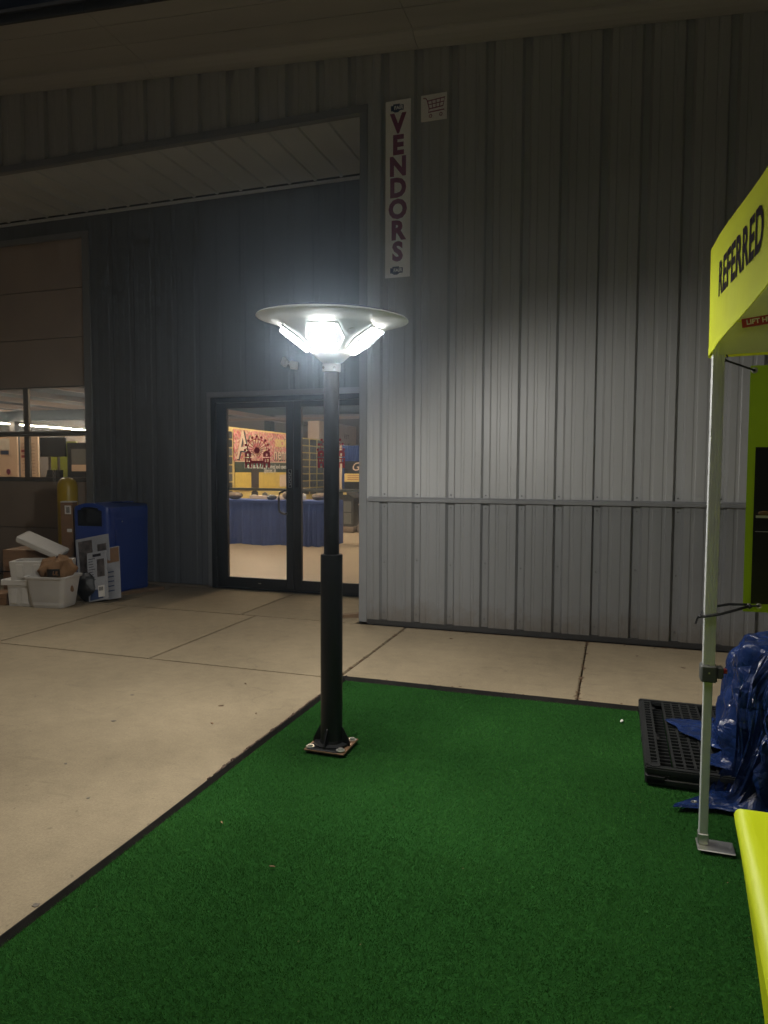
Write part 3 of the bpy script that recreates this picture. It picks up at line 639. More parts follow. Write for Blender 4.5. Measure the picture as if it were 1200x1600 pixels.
# ================================================================== canopy tent at right
T0, T1, U0, U1 = .335, 3.34, -.26, 2.765      # leg grid
ct = thing('canopy_tent', 'lime yellow pop up canopy tent with silver legs at the right edge', 'tent', (T0, U1, 0))
def leg(x, y):
    b = MB(); b.box(x-.020, x+.020, y-.020, y+.020, .66, 2.02)
    for s in (-1, 1):
        for q in (-.010, .0, .010): b.box(x+q-.0028, x+q+.0028, y+s*.0195-.0015, y+s*.0195+.0015, .66, 2.02)
    L_ = b.build('leg', M['alu'], ct, bevel=.002)
    MB().box(x-.0150, x+.0150, y-.0150, y+.0150, .02, .70).build('inner_leg', M['alu'], L_, bevel=.002)
    c = MB(); c.box(x-.028, x+.028, y-.028, y+.028, .632, .695); c.box(x+.026, x+.05, y-.016, y+.016, .645, .69)
    cc = c.build('leg_clip', M['grey_plastic'], L_, bevel=.006)
    MB().box(x+.045, x+.062, y-.010, y+.010, .665, .682).build('release_tab', M['red'], L_, bevel=.002)
    MB().box(x-.002, x+.003, y-.0300, y-.0275, .665, .671).build('rivet', M['silver'], L_)
    f_ = MB(); f_.box(x-.022, x+.105, y-.055, y+.035, .016, .021); f_.box(x-.018, x+.018, y-.019, y+.019, .021, .062); f_.build('foot_plate', M['silver'], L_, bevel=.003)
    return L_
for (x, y) in ((T0, U1), (T1, U1), (T0, U0), (T1, U0)): leg(x, y)
def wob(a, s=1): return noise.noise(Vector((a*3.1, s*7.7, 2.2)))
VX = .303; VY = 2.792
def top_drop(t): return .105*min(1, max(0, t-.03)/.95)
def val_left(u, v):
    y = VY-(VY-(U0-.03))*u; t = VY-y
    return (VX-.004*math.sin(t*5)*min(1, t*4)+.004*(1-v), y, 1.812*(1-v)+(2.188-top_drop(t))*v)
MB().grid(150, 16, val_left).build('valance', M['lime'], ct, smooth=True)
b = MB().grid(60, 8, lambda u, v: (VX+.002+(T1+.03-VX)*u, VY-.003+.004*math.sin(u*31), (1.806+.004*math.sin(u*19))*(1-v)+2.188*v)); b.build('valance', M['lime'], ct, smooth=True)
MB().grid(90, 3, lambda u, v: (val_left(u, .02)[0]-.0022, val_left(u, 0)[1], 1.8125+.026*v)).build('hem', M['lime'], ct, smooth=True)
# underside lining layers just inside the back valance
b = MB().grid(40, 6, lambda u, v: (.337+2.97*u, 2.742-.012*math.sin(v*3.1), 1.808+.11*v+.004*math.sin(u*27))); b.build('inner_flap', M['lime_in'], ct, smooth=True)
b = MB().grid(40, 6, lambda u, v: (.337+2.97*u, 2.732-.02*v, 1.925+.22*v-.006*math.sin(u*21))); b.build('inner_flap', M['lime_in'], ct, smooth=True)
PK = ((T0+T1)/2, (U0+U1)/2, 3.25)
def roofz(x, y):
    dx = min(x-VX, T1+.03-x)/1.5; dy = min(y-(U0-.03), VY-y)/1.5; d_ = max(0, min(dx, dy)); return 2.15-top_drop(max(0, VY-y))+(3.2-2.16)*d_**1.3
MB().grid(40, 40, lambda u, v: ((VX+.012)+(T1+.02-VX)*u, (U0-.02)+(VY-.012-(U0-.02))*v, roofz((VX+.012)+(T1+.02-VX)*u, (U0-.02)+(VY-.012-(U0-.02))*v)-.02)).build('canopy_top', M['lime_in'], ct, smooth=True)
for (p_, q_) in (((T0, U1, 1.98), (T0, 1.25, 1.99)), ((T0, U0, 1.98), (T0, 1.25, 1.97)), ((T0, U1, 1.98), (1.83, U1-.03, 1.97))):
    MB().tube([p_, q_], .012, 6).build('truss_bar', M['alu'], ct)
b = MB().box(.400, .60, 2.705, 2.709, 1.892, 1.922, Matrix.Translation((.4, 2.7, 1.9)) @ Matrix.Rotation(R(-7), 4, 'Y') @ Matrix.Translation((-.4, -2.7, -1.9)))
lt = b.build('lift_tag', M['red'], ct)
text('LIFT HERE', .023, (math.cos(R(7)), 0, math.sin(R(7))), (-math.sin(R(7)), 0, math.cos(R(7))), (.412, 2.7040, 1.9085), M['white'], 'tag_letters', ct, offset=.0006, align='LEFT')
o = text('REFERRED', .146, (0, -math.cos(R(4)), -math.sin(R(4))), (0, -math.sin(R(4)), math.cos(R(4))), (.2925, 2.175, 1.985), M['ink'], 'valance_letters', ct, offset=.0045, xs=1.0, space=1.07, extrude=0)
for v_ in o.data.vertices:
    w_ = v_.co+WL[ct.name]; q_ = val_left((VY-w_.y)/(VY-(U0-.03)), (w_.z-1.812)/(2.188-top_drop(VY-w_.y)-1.812)); v_.co.x = q_[0]-WL[ct.name].x-.0016
# bungee cords, banner
bn = thing('hanging_banner', 'lime edged black vinyl banner tied inside the canopy tent', 'banner', (.8, 2.80, .88))
def ban(u, v, x0, x1, z0, z1, dy=0): return (x0+(x1-x0)*u+.012*(1-v)*0, 2.800+.012*math.sin(u*5+v*2)+dy, z0+(z1-z0)*v)
MB().grid(16, 16, lambda u, v: ban(u, v, .447+.004*0, 1.60, .890, 1.776)).build('vinyl_sheet', M['lime_banner'], bn, smooth=True)
MB().grid(16, 16, lambda u, v: ban(.0217+u*.95, .034+v*.638, .447, 1.60, .890, 1.776, -.0035)).build('black_field', M['black_print'], bn, smooth=True)
b = MB(); b.box(.478, .62, 2.794, 2.7955, 1.232, 1.241); b.box(.478, .62, 2.794, 2.7955, 1.182, 1.184); b.build('print_plate', M['white'], bn)
b = MB(); b.lathe([(.0, .0), (.02, .003), (.018, .012), (.0, .016)], .505, 2.793, 12, Matrix.Translation((0, 0, 1.242)) @ Matrix.Scale(.12, 4, (0, 1, 0))); b.build('print_food', M['card'], bn)
for (x, z) in ((.458, 1.757), (.466, .910), (.499, .912)):
    MB().lathe([(.004, 0), (.006, .002), (.0095, .002), (.011, 0)], 0, 0, 14, Matrix.Translation((x, 2.797, z)) @ Matrix.Rotation(R(90), 4, 'X')).build('grommet', M['silver'], bn)
b = MB().tube([(.345, 2.748, 1.80), (.362, 2.75, 1.788), (.41, 2.77, 1.772), (.458, 2.795, 1.757)], .0035, 6); b.tube([(.345+.018*math.cos(i*.7), 2.748, 1.80+.018*math.sin(i*.7)) for i in range(9)], .003, 6)
tag(b.build('bungee_cord', M['cord'], smooth=True), 'short black cord tying the banner top corner to the tent leg', 'cord')
b = MB(); b.tube([(.466, 2.792, .912), (.42, 2.742, .905), (.36, 2.738, .884), (.312, 2.737, .874), (.300, 2.742, .873)], .0048, 6); b.tube([(.466, 2.80, .916), (.40, 2.79, .915), (.357, 2.792, .904), (.312, 2.792, .880), (.300, 2.742, .874)], .0048, 6)
b.tube([(.466, 2.792, .912), (.499, 2.79, .915)], .004, 6); b.tube([(.302, 2.74, .875), (.292, 2.738, .868), (.284, 2.735, .845)], [.006, .004, .003], 6); b.lathe([(0, -.009), (.009, 0), (0, .009)], .300, 2.741, 8, Matrix.Translation((0, 0, .874))); b.lathe([(0, -.010), (.011, 0), (0, .010)], .468, 2.790, 8, Matrix.Translation((0, 0, .911)))
tag(b.build('bungee_cord', M['cord'], smooth=True), 'looped black cord round the tent leg at the banner bottom', 'cord')
# lime covered table, near right
tb = thing('covered_table', 'table under a fitted fluorescent lime stretch cover at lower right', 'table', (.6, 1.0, .02))
COR = [Vector((.236, 1.500)), Vector((1.02, 1.500)), Vector((1.02, .16)), Vector((.145, .16))]; CEN = Vector((.60, .83))
def cov(u, v):
    """from the middle of the top outwards, over a soft edge, then tapering in to the feet"""
    per = (u % 1)*4; side = int(per) % 4; t = per-int(per)
    q = COR[side].lerp(COR[(side+1) % 4], t); dv = q-CEN; L_ = dv.length
    if v < .5: s = v/.5*(1-.035/L_); z = .742+.002*noise.noise(Vector((q.x*9*v, q.y*9*v, 0)))
    elif v < .62: a = (v-.5)/.12*math.pi/2; s = 1-(.035-.035*math.sin(a))/L_; z = .742-.030*(1-math.cos(a))
    else: k_ = (v-.62)/.38; s = 1-(.19*k_**.85*(1+.5*math.sin(math.pi*t)))/L_; z = .712-.69*k_
    p = CEN+dv*s; return (p.x, p.y, z)
MB().grid(129, 44, cov).build('table_cover', M['lime_cloth'], tb, smooth=True)
for (x, y) in ((.46, 1.30), (.84, 1.30), (.42, .40), (.84, .40)): MB().tube([(x, y, .02), (x, y, .71)], .016, 8).build('leg', M['alu'], tb)

# ================================================================== black plastic pallet
pl = thing('plastic_pallet', 'black plastic grid pallet lying on the turf under the blue tarp', 'pallet', (.7, 3.75, .016))
PX0, PX1, PY0, PY1, PZ = .150, 1.30, 3.230, 4.225, .092
b = MB()
b.box(PX0, PX1, PY0, PY0+.035, PZ-.03, PZ); b.box(PX0, PX1, PY1-.035, PY1, PZ-.03, PZ); b.box(PX0, PX0+.022, PY0+.0355, PY1-.0355, PZ-.03, PZ-.0005); b.box(PX1-.022, PX1, PY0+.0355, PY1-.0355, PZ-.03, PZ-.0005)
b.build('deck_rim', M['pallet'], pl, bevel=.006, seg=2)
strips = [(PX0+.022, PX0+.060, 1), (PX0+.125, PX0+.300, 4), (PX0+.375, PX0+.620, 5), (PX0+.695, PX0+.87, 4), (PX0+.945, PX0+1.125, 4)]
for (xa, xb, nc) in strips:
    b = MB(); w = (xb-xa)/nc
    for i in range(nc+1): b.box(xa+i*w-.005, xa+i*w+.005, PY0+.036, PY1-.036, PZ-.020, PZ-.001)
    nr = 22
    for j in range(nr+1):
        y = PY0+.05+(PY1-PY0-.10)*j/nr
        for i in range(nc): b.box(xa+i*w+.0051, xa+(i+1)*w-.0051, y-.0055, y+.0055, PZ-.020, PZ-.0015)
    b.build('deck_grid', M['pallet'], pl)
for (xa, xb) in ((PX0+.060, PX0+.125), (PX0+.30, PX0+.375), (PX0+.62, PX0+.695), (PX0+.87, PX0+.945)):
    b = MB(); b.box(xa+.0055, xb-.0055, PY0+.036, PY1-.036, PZ-.052, PZ-.046)
    for j in range(21): y = PY0+.07+(PY1-PY0-.14)*j/20; b.box(xa+.0056, xb-.0056, y-.003, y+.003, PZ-.0455, PZ-.034)
    b.build('deck_channel', M['pallet'], pl)
for x in (PX0+.045, (PX0+PX1)/2, PX1-.045):
    for y in (PY0+.035, (PY0+PY1)/2, PY1-.035):
        MB().box(x-.045, x+.045, y-.034, y+.034, .018, PZ-.0305).build('block', M['pallet'], pl, bevel=.008)
for y in (PY0, PY1-.02):
    MB().box(PX0+.004, PX1-.004, y+.001, y+.02, .018, .045).build('base_runner', M['pallet'], pl, bevel=.004)
b = MB().box(PX0+.1, PX0+.5, PY0+.006, PY0+.012, .0455, PZ-.0305); b.build('skirt_panel', M['pallet'], pl)
MB().box(PX0+.52, PX0+1.05, PY0+.006, PY0+.012, .0455, PZ-.0305).build('skirt_panel', M['pallet'], pl)
MB().box(PX0+.05, PX1-.05, PY1-.012, PY1-.006, .018, PZ-.0305).build('skirt_panel', M['pallet'], pl)
MB().box(PX0+.003, PX0+.010, PY0+.08, PY1-.08, .018, PZ-.0305).build('skirt_panel', M['pallet'], pl)
MB().lathe([(.012, 0), (.024, .0), (.026, .004), (.022, .005), (.013, .003)], PX0+.04, PY0+.038, 16, Matrix.Translation((0, 0, PZ-.001))).build('corner_ring', M['pallet'], pl)
# ================================================================== blue tarp
def tarp():
    c = Vector((1.02, 3.52)); nth, nr = 260, 84; H = .66
    lob = [(math.atan2(3.035-3.52, .268-1.02), .30, .16), (math.atan2(3.80-3.52, .385-1.02), .13, .22), (math.atan2(-.62, -.33), .22, .22)]
    def rb(th):      # foot of the covered heap
        ca, sa = abs(math.cos(th)), abs(math.sin(th)); return 1/((ca/.51)**5+(sa/.44)**5)**.2
    def ro(th):
        r = rb(th)+.10+.05*math.sin(th*5)+.03*math.sin(th*11+1)
        for (t0, amp, w) in lob:
            dth = (th-t0+math.pi) % (2*math.pi)-math.pi; r += amp*max(0, 1-abs(dth)/w)**1.15
        return r
    b = MB(); vs_ = []
    for i in range(nth):
        th = -math.pi+2*math.pi*i/nth; B = rb(th); O = ro(th)
        fold = .5+.5*math.sin(th*13+2.2*math.sin(th*3)); fold2 = .5+.5*math.sin(th*29+3*math.sin(th*5))
        for j in range(nr):
            s = j/(nr-1)
            r = O*s; x, y = c.x+r*math.cos(th), c.y+r*math.sin(th)
            q = r/B
            # vertical drop near the heap's edge, flat on ground beyond
            if q < .84: z = H-.06*q*q
            elif q < 1.10: k_ = (q-.84)/.26; z = (H-.042)*(1-k_**1.3)+.03*k_
            else: z = .03
            wall = max(0, min(1, (q-.5)/.35))*max(0, min(1, (1.7-q)/.5))
            base = .106 if (y > PY0 and x > PX0 and y < PY1) else .024
            d1 = noise.voronoi(Vector((x*4.2+.7*math.sin(z*5), y*4.2, z*3.2)))[0]; c1 = min(.55, d1[1]-d1[0])
            d2 = noise.voronoi(Vector((x*10, y*10+.4*math.sin(z*9), z*7)))[0]; c2 = min(.5, d2[1]-d2[0])
            nz = noise.noise(Vector((x*2.4, y*2.4, z*2+1)))
            push = (.13*(c1-.25)+.045*(c2-.25)-.045*fold+.02*fold2)*wall
            rr_ = max(0, r+push)
            x, y = c.x+rr_*math.cos(th), c.y+rr_*math.sin(th)
            z += .07*(c1-.3)*(1-.5*wall)+.03*(c2-.25)+.03*nz*(1-s)
            out = max(0, (q-1.10)); z += .055*abs(math.sin(th*19+q*3))*min(1, out*4)*max(0, 1-s)*2+(.05*c1 if out > 0 else 0)*max(0, 1-s)*2
            z = max(z, base+.004+.004*fold2+.006*c2)
            if s > .985: z = max(base+.003, z-.012)
            vs_.append((x, y, z))
    fs = [(i*nr+j, ((i+1) % nth)*nr+j, ((i+1) % nth)*nr+j+1, i*nr+j+1) for i in range(nth) for j in range(nr-1)]
    return b.add(vs_, fs)
tp = thing('blue_tarp', 'crumpled shiny blue tarpaulin draped over a heap beside the tent leg', 'tarp', (1.02, 3.52, .02))
tarp().build('tarp_sheet', M['tarp'], tp, smooth=True)
MB().lathe([(.005, 0), (.007, .002), (.011, .002), (.012, 0)], .335, 3.075, 14, Matrix.Translation((0, 0, .034))).build('grommet', M['silver'], tp)

# ================================================================== bin, bollard and the pile of rubbish at left
bi = thing('waste_bin', 'blue plastic litter bin with arched top against the dark wall', 'bin', (-5.46, 6.56, 0))
BX0, BX1, BY0, BY1 = -5.670, -5.195, 6.190, 6.915
def binshell():
    b = MB(); cx_, cy_ = (BX0+BX1)/2, (BY0+BY1)/2
    def ring(w, d, r):
        pts = []
        def arc(ax, ay, a0):
            for i in range(7): a = R(a0+i*15); pts.append((ax+r*math.cos(a), ay+r*math.sin(a)))
        # front edge (y min) subdivided
        hx, hy = w/2, d/2
        arc(hx-r, -hy+r, -90); arc(hx-r, hy-r, 0); arc(-hx+r, hy-r, 90); arc(-hx+r, -hy+r, 180)
        n = 22
        for i in range(1, n): pts.append((-hx+r+(2*hx-2*r)*i/n, -hy))
        return pts
    zs = [.02, .06, .065, .10, .2, .4, .6, .70]+[.70+.0155*i for i in range(1, 19)]
    rings = []
    for z in zs:
        k_ = z/.98; w = (BX1-BX0)*(.965+.035*k_); d = (BY1-BY0)*(.965+.035*k_)
        if z in (.06,): w += .012; d += .012
        if z > .94: w -= (z-.94)*.25; d -= (z-.94)*.25
        rings.append([(cx_+x, cy_+y, z+(.05*math.cos(min(1, abs(x)/(w/2))*math.pi/2)*(max(0, z-.86)/.12)*(1 if True else 0))) for x, y in ring(w, d, .060)])
    n = len(rings[0]); vs_ = [p for r_ in rings for p in r_]; fs = []
    for i in range(len(rings)-1):
        for j in range(n):
            q = (i*n+j, i*n+(j+1) % n, (i+1)*n+(j+1) % n, (i+1)*n+j)
            mx = sum(vs_[t][0] for t in q)/4-cx_; my = sum(vs_[t][1] for t in q)/4-cy_; mz = sum(vs_[t][2] for t in q)/4
            if my < -.3 and abs(mx) < .165 and .785 < mz < .90+.085*math.sqrt(max(0, 1-(mx/.175)**2)): continue
            fs.append(q)
    # closed arched top
    top = len(rings)-1; vs_.append((cx_, cy_, zs[-1]+.052)); c_ = len(vs_)-1
    m2 = []
    for j in range(n): fs.append((top*n+j, top*n+(j+1) % n, c_))
    b.add(vs_, fs); return b
bb = binshell().build('bin_body', M['bin'], bi, smooth=True)
MB().box(BX0+.03, BX1-.03, BY0+.03, BY1-.1, .70, .97).build('inner_liner', M['binhole'], bi)  # near-black box, its colour stands for the shade inside the opening
MB().lathe([(.008, 0), (.008, .006), (0, .007)], 0, 0, 10, Matrix.Translation((BX1+.0005, 6.42, .82)) @ Matrix.Rotation(R(90), 4, 'Y')).build('lock', M['silver'], bi)
MB().box(BX1-.010, BX1+.0035, BY0+.11, BY1-.10, .14, .86).build('door_panel', M['bin'], bi, bevel=.006, seg=2)
MB().box(-5.40, -5.25, 6.50, 6.70, 1.022, 1.034).build('lid_plate', M['bin'], bi, bevel=.003)
b = MB().box(-.28, .28, -.045, .045, 0, .035, Matrix.Translation((-5.13, 6.62, .001)) @ Matrix.Rotation(R(62), 4, 'Z')); tag(b.build('timber_offcut', M['wood'], bevel=.002), 'brown timber offcut lying beside the foot of the blue bin', 'timber')
bo = MB().lathe([(.112, 0), (.112, 1.18), (.106, 1.225), (.088, 1.265), (.055, 1.290), (0, 1.300)], -6.10, 6.60, 32)
tag(bo.build('bollard', M['yellow'], smooth=True), 'yellow domed bollard in front of the overhead door', 'bollard')
# tall cardboard carton between bollard and bin
tc_ = thing('tall_carton', 'narrow upright brown carton with a barcode label beside the blue bin', 'carton', (-5.79, 6.30, 0), rot=(R(1.5), 0, R(8)))
MB().box(-.075, .075, -.045, .045, 0, 1.03).build('carton_body', M['card'], tc_, bevel=.003, local=True)
MB().box(-.02, .058, -.0475, -.0462, .90, .995).build('label', M['paper'], tc_, local=True)
b = MB()
for i in range(7): b.box(.0+i*.006, .003+i*.006, -.0490, -.0480, .915, .98)
b.build('barcode', M['ink'], tc_, local=True); MB().box(0, .06, -.0475, -.0462, .70, .735).build('torn_label', M['paper'], tc_, local=True)
b = MB()
for i in range(10): b.box(-.074+i*.014, -.066+i*.016, -.046, .046, 1.0295, 1.033+.008*random.random())
b.build('packing_tape', M['foam'], tc_, local=True)
# leaning flattened cartons
def flat(name, label, loc, rz, tilt, w, h, m, deco, lean=-11):
    t_ = thing(name, label, 'flat carton', loc, 'flattened cartons', rot=(R(tilt), R(lean), R(rz)))
    MB().box(-w/2, w/2, 0, .012, 0, h).build('carton_sheet', m, t_, bevel=.002, local=True)
    deco(t_, w, h); return t_
def deco1(t_, w, h):
    MB().box(.0, w*.38, -.0016, -.0004, h*.48, h*.84).build('printed_photo', M['printpic'], t_, local=True)
    b = MB()
    for i in range(13): z = h*.86-i*.028; b.box(-w*.42, -w*.42+w*random.uniform(.2, .34), -.0016, -.0004, z, z+.006)
    b.box(-w*.2, w*.22, -.0016, -.0004, h*.90, h*.955); b.build('printed_text', M['ink'], t_, local=True)
    b = MB(); b.prism([(-w*.4+.0, -.0004, .012)]+[(-w*.08+w*.34*math.cos(R(180-a)), -.0004, .02+.10*math.sin(R(a))) for a in range(0, 181, 15)], (0, -.0012, 0)); b.build('blue_arc', M['navy'], t_, local=True)
    MB().box(w*.02, w*.34, -.003, -.0018, .035, .155).build('barcode_label', M['paper'], t_, local=True)
    b = MB()
    for i in range(8): b.box(w*.06+i*w*.028, w*.075+i*w*.028, -.0040, -.0032, .10, .14)
    b.build('barcode', M['ink'], t_, local=True)
flat('flattened_carton', 'grey printed flattened carton leaning on the bin, foremost with a barcode label', (-5.115, 5.935, .024), 6, -13, .235, .52, M['print'], deco1)
def deco2(t_, w, h):
    MB().box(-w/2+.002, w/2-.002, -.003, -.0006, h*.70, h*.98).build('inner_flap', M['card'], t_, local=True)
    b = MB()
    for i in range(5): b.box(-w*.1, w*.2, -.0016, -.0004, h*(.15+.09*i), h*(.17+.09*i))
    b.build('printed_text', M['navy'], t_, local=True)
flat('flattened_carton', 'grey flattened carton with brown inside flap leaning right behind the barcode one', (-5.045, 6.040, .024), 8, -15, .235, .56, M['print'], deco2)
def deco3(t_, w, h):
    MB().box(-w*.42, w*.0, -.0016, -.0004, h*.35, h*.95).build('printed_photo', M['printpic'], t_, local=True)
    MB().box(w*.15, w*.42, -.0016, -.0004, h*.55, h*.85).build('printed_photo', M['printpic'], t_, local=True)
flat('flattened_carton', 'wide photo printed carton top slanting behind the other leaning cartons', (-5.26, 6.07, .045), 4, -9, .42, .64, M['print'], deco3)
bg_ = MB().grid(26, 20, lambda u, v: (-5.30+(.13+.04*noise.noise(Vector((u*5, v*4, 1))))*math.cos(u*6.2832)*math.sin(.25+v*2.6), 5.98+(.10+.03*noise.noise(Vector((u*4, v*3, 7))))*math.sin(u*6.2832)*math.sin(.25+v*2.6), .004+.30*v))
tag(bg_.build('rubbish_bag', M['blackbag'], smooth=True), 'black plastic film bundle stuffed behind the white tub', 'bag')
# white tub with a paper bag
tu = thing('plastic_tub', 'white plastic tub holding a brown paper bag in front of the foam boxes', 'tub', (-5.435, 5.66, 0), rot=(0, 0, R(10))); tu.scale = (.88, .9, 1)
def rrect(w, d, r, z, n=6):
    pts = []
    for (ax, ay, a0) in ((w/2-r, -d/2+r, -90), (w/2-r, d/2-r, 0), (-w/2+r, d/2-r, 90), (-w/2+r, -d/2+r, 180)):
        for i in range(n+1): a = R(a0+i*90/n); pts.append((ax+r*math.cos(a), ay+r*math.sin(a), z))
    return pts
def loft(rings, closebot=True):
    n = len(rings[0]); b = MB(); vs_ = [p for q in rings for p in q]
    fs = [(i*n+j, i*n+(j+1) % n, (i+1)*n+(j+1) % n, (i+1)*n+j) for i in range(len(rings)-1) for j in range(n)]
    if closebot: fs.append(tuple(range(n)))
    return b.add(vs_, fs)
loft([rrect(.38, .28, .05, .0), rrect(.395, .295, .05, .015), rrect(.485, .36, .06, .29), rrect(.485, .36, .06, .292), rrect(.525, .40, .065, .295), rrect(.53, .405, .066, .30), rrect(.53, .405, .066, .318), rrect(.52, .395, .064, .320), rrect(.478, .353, .058, .318), rrect(.40, .30, .05, .03)]).build('tub_body', M['tub'], tu, smooth=True, local=True)
MB().box(-.25, -.225, -.06, .06, .20, .30).build('handle', M['tub'], tu, bevel=.006, local=True)
def bagfn(u, v):
    th = u*6.2832; k_ = .86+.34*noise.noise(Vector((math.cos(th)*2.1, math.sin(th)*2.1, v*3.5)))
    w = (.135+.115*v-.09*v**3)*k_ if v < .97 else .02
    return (w*math.cos(th)*(1.0), w*.72*math.sin(th), 0.10+.40*v+.045*noise.noise(Vector((math.cos(th)*3, math.sin(th)*3, v*3+4))))
pb = thing('paper_bag', 'crumpled brown paper bag with black label inside the white tub', 'paper bag', (-5.385, 5.66, 0), rot=(0, 0, R(8)))
MB().grid(49, 22, bagfn).build('bag_paper', M['paperbag'], pb, smooth=True, local=True)
b = MB().box(.03, .17, -.172, -.167, .325, .40, Matrix.Rotation(R(-3), 4, 'Y')); lb_ = b.build('black_label', M['black_print'], pb, local=True)
text('UL', .055, (1, 0, 0), (0, 0, 1), (.10, -.1735, .362), M['card'], 'label_letters', pb, offset=.002, shear=.3, local=True)
# foam coolers
def cooler(name, label, loc, rz, w, d, h, wall=.03, solid=False, hollow=True):
    t_ = thing(name, label, 'foam box', loc, 'white foam boxes', rot=(0, 0, R(rz)))
    loft([rrect(w*.94, d*.94, .015, 0, 2), rrect(w, d, .018, h-.003, 2), rrect(w-.006, d-.006, .016, h, 2), rrect(w-2*wall, d-2*wall, .012, h, 2), rrect(w*.9-2*wall, d*.9-2*wall, .012, .03, 2)]).build('foam_body', M['foam'], t_, local=True)
    for i in (-1, 0, 1): MB().box(i*w*.3-.035, i*w*.3+.035, -d/2-.004, -d/2+.006, .025, h-.03).build('moulded_rib', M['foam'], t_, bevel=.003, local=True)
    return t_
cooler('foam_cooler', 'white foam box on the ground left of the tub, under another', (-5.70, 5.67, .001), 12, .40, .30, .215)
t_ = thing('foam_slab', 'flat white foam lid lying between the two stacked foam boxes', 'foam lid', (-5.745, 5.665, .217), rot=(0, 0, R(12)))
loft([rrect(.44, .33, .02, 0, 3), rrect(.44, .33, .02, .05, 3), rrect(.42, .31, .02, .055, 3)]).build('lid_slab', M['foam'], t_, local=True); MB().box(-.215, .215, -.16, .16, .053, .0551).build('lid_top', M['foam'], t_, local=True)
cooler('foam_cooler', 'open white foam box stacked above the foam lid', (-5.62, 5.72, .2735), 22, .56, .32, .185)
t_ = thing('foam_slab', 'white foam lid tilted over the top of the open foam box', 'foam lid', (-5.83, 5.92, .56), rot=(R(8), R(26), R(26)))
loft([rrect(.46, .31, .03, 0, 4), rrect(.47, .32, .03, .02, 4), rrect(.47, .32, .03, .05, 4), rrect(.45, .30, .03, .055, 4)]).build('lid_slab', M['foam'], t_, local=True); MB().box(-.22, .22, -.145, .145, .053, .0552).build('lid_top', M['foam'], t_, local=True)
def carton(label, loc, rz, w, d, h):
    t_ = thing('cardboard_box', label, 'cardboard box', loc, 'brown cardboard boxes', rot=(0, 0, R(rz)))
    MB().box(-w/2, w/2, -d/2, d/2, 0, h).build('box_body', M['card'], t_, bevel=.003, local=True)
    MB().box(-w/2-.001, w/2+.001, -.025, .025, h*.4, h+.0012).build('tape', M['paperbag'], t_, local=True)
    MB().box(-w/2, w/2, -d/2-.003, -d/2-.0005, h*.55, h*.57).build('flap_seam', M['ink'], t_, local=True)
carton('brown cardboard box behind the tilted foam lid', (-6.0, 6.02, .001), 14, .55, .36, .53)
carton('small brown cardboard box on the ground left of the foam boxes', (-6.02, 5.60, .001), 6, .22, .22, .12)
# small litter
def leafy(name, label, x, y, z, r, m, cat):
    k = 9; b = MB(); a0 = random.uniform(0, 3); poly = []
    for i in range(k):
        a = 6.2832*i/k; q = r*(random.uniform(.55, 1.1)); px, py = q*1.5*math.cos(a), q*.6*math.sin(a)
        poly.append((x+px*math.cos(a0)-py*math.sin(a0), y+px*math.sin(a0)+py*math.cos(a0), z+.004*random.random()))
    b.prism(poly, (0, 0, .0015)); tag(b.build(name, m), label, cat)
leafy('dry_leaf', 'dark curled leaf on the concrete nearest the walkway joint', -2.27, 3.98, .001, .012, M['leaf'], 'leaf')
leafy('dry_leaf', 'brown leaf sliver on concrete midway to the turf edge', -2.19, 3.55, .001, .013, M['leaf'], 'leaf')
leafy('dry_leaf', 'pale dry leaf on concrete nearest the lamp base', -2.08, 3.28, .001, .012, M['card'], 'leaf')
leafy('dry_leaf', 'tiny leaf crumb on concrete close to the turf edging', -1.93, 3.5, .001, .010, M['leaf'], 'leaf')
leafy('dry_leaf', 'pale leaf fragment lying on the turf left of centre', -1.44, 2.33, .013, .009, M['card'], 'leaf')
leafy('dry_leaf', 'small brown leaf fragment on the turf in front of the lamp', -1.11, 2.12, .013, .008, M['card'], 'leaf')
leafy('dry_leaf', 'dark leaf lying on the walkway below the grey wall', -1.27, 5.62, .001, .018, M['leaf'], 'leaf')
leafy('dry_leaf', 'dark leaf on the walkway right of the joint', .18, 5.55, .001, .014, M['leaf'], 'leaf')
leafy('dry_leaf', 'dark leaf on the walkway left of the tent leg', .48, 5.32, .001, .014, M['leaf'], 'leaf')
leafy('paper_scrap', 'small white paper scrap on the turf beside the pallet', .06, 4.02, .014, .016, M['paper'], 'litter')
b = MB().prism([(-2.62, 6.10, .001), (-2.28, 6.23, .001), (-2.28, 6.23, .045), (-2.62, 6.10, .010)], (.03, -.07, 0)); tag(b.build('timber_offcut', M['wood']), 'thin wedge of timber on the concrete beside the wall corner', 'timber')

# ================================================================== inside the hall
struct(MB().box(-40, -2.0, YD+.03, 30, -.02, .001).build('hall_floor', M['hallfloor'])) 
b = MB(); b.box(-40, -2.0, 29.9, 30.1, 0, 4.4); struct(b.build('hall_wall', M['hallwall']))
b = MB(); b.box(-2.04, -1.95, YD+.3, 30, 0, 4.8); struct(b.build('hall_wall', M['hallwall']))
b = MB(); b.box(-40.1, -40, YD, 30, 0, 4.8); b.box(-40, -12.6, YD-.02, YD+.08, 0, 4.8); struct(b.build('hall_wall', M['hallwall']))
struct(MB().box(-40, -2.0, YD+.1, 30.1, 4.36, 4.45).build('hall_ceiling', M['hallceil']))
hc = bpy.data.objects['hall_ceiling']
for x in [-4.8-2.55*i for i in range(14)]:
    MB().box(x-.07, x+.07, YD+.15, 29.8, 4.02, 4.20).build('purlin', M['beam'], hc)
for y in (12.5, 25.0):
    MB().box(-39, -2.2, y-.12, y+.12, 3.55, 4.0).build('rafter', M['beam_dark'], hc)
MB().box(-12.75, -12.45, 17.5, 29, 3.28, 3.42).build('duct', M['beam'], hc)
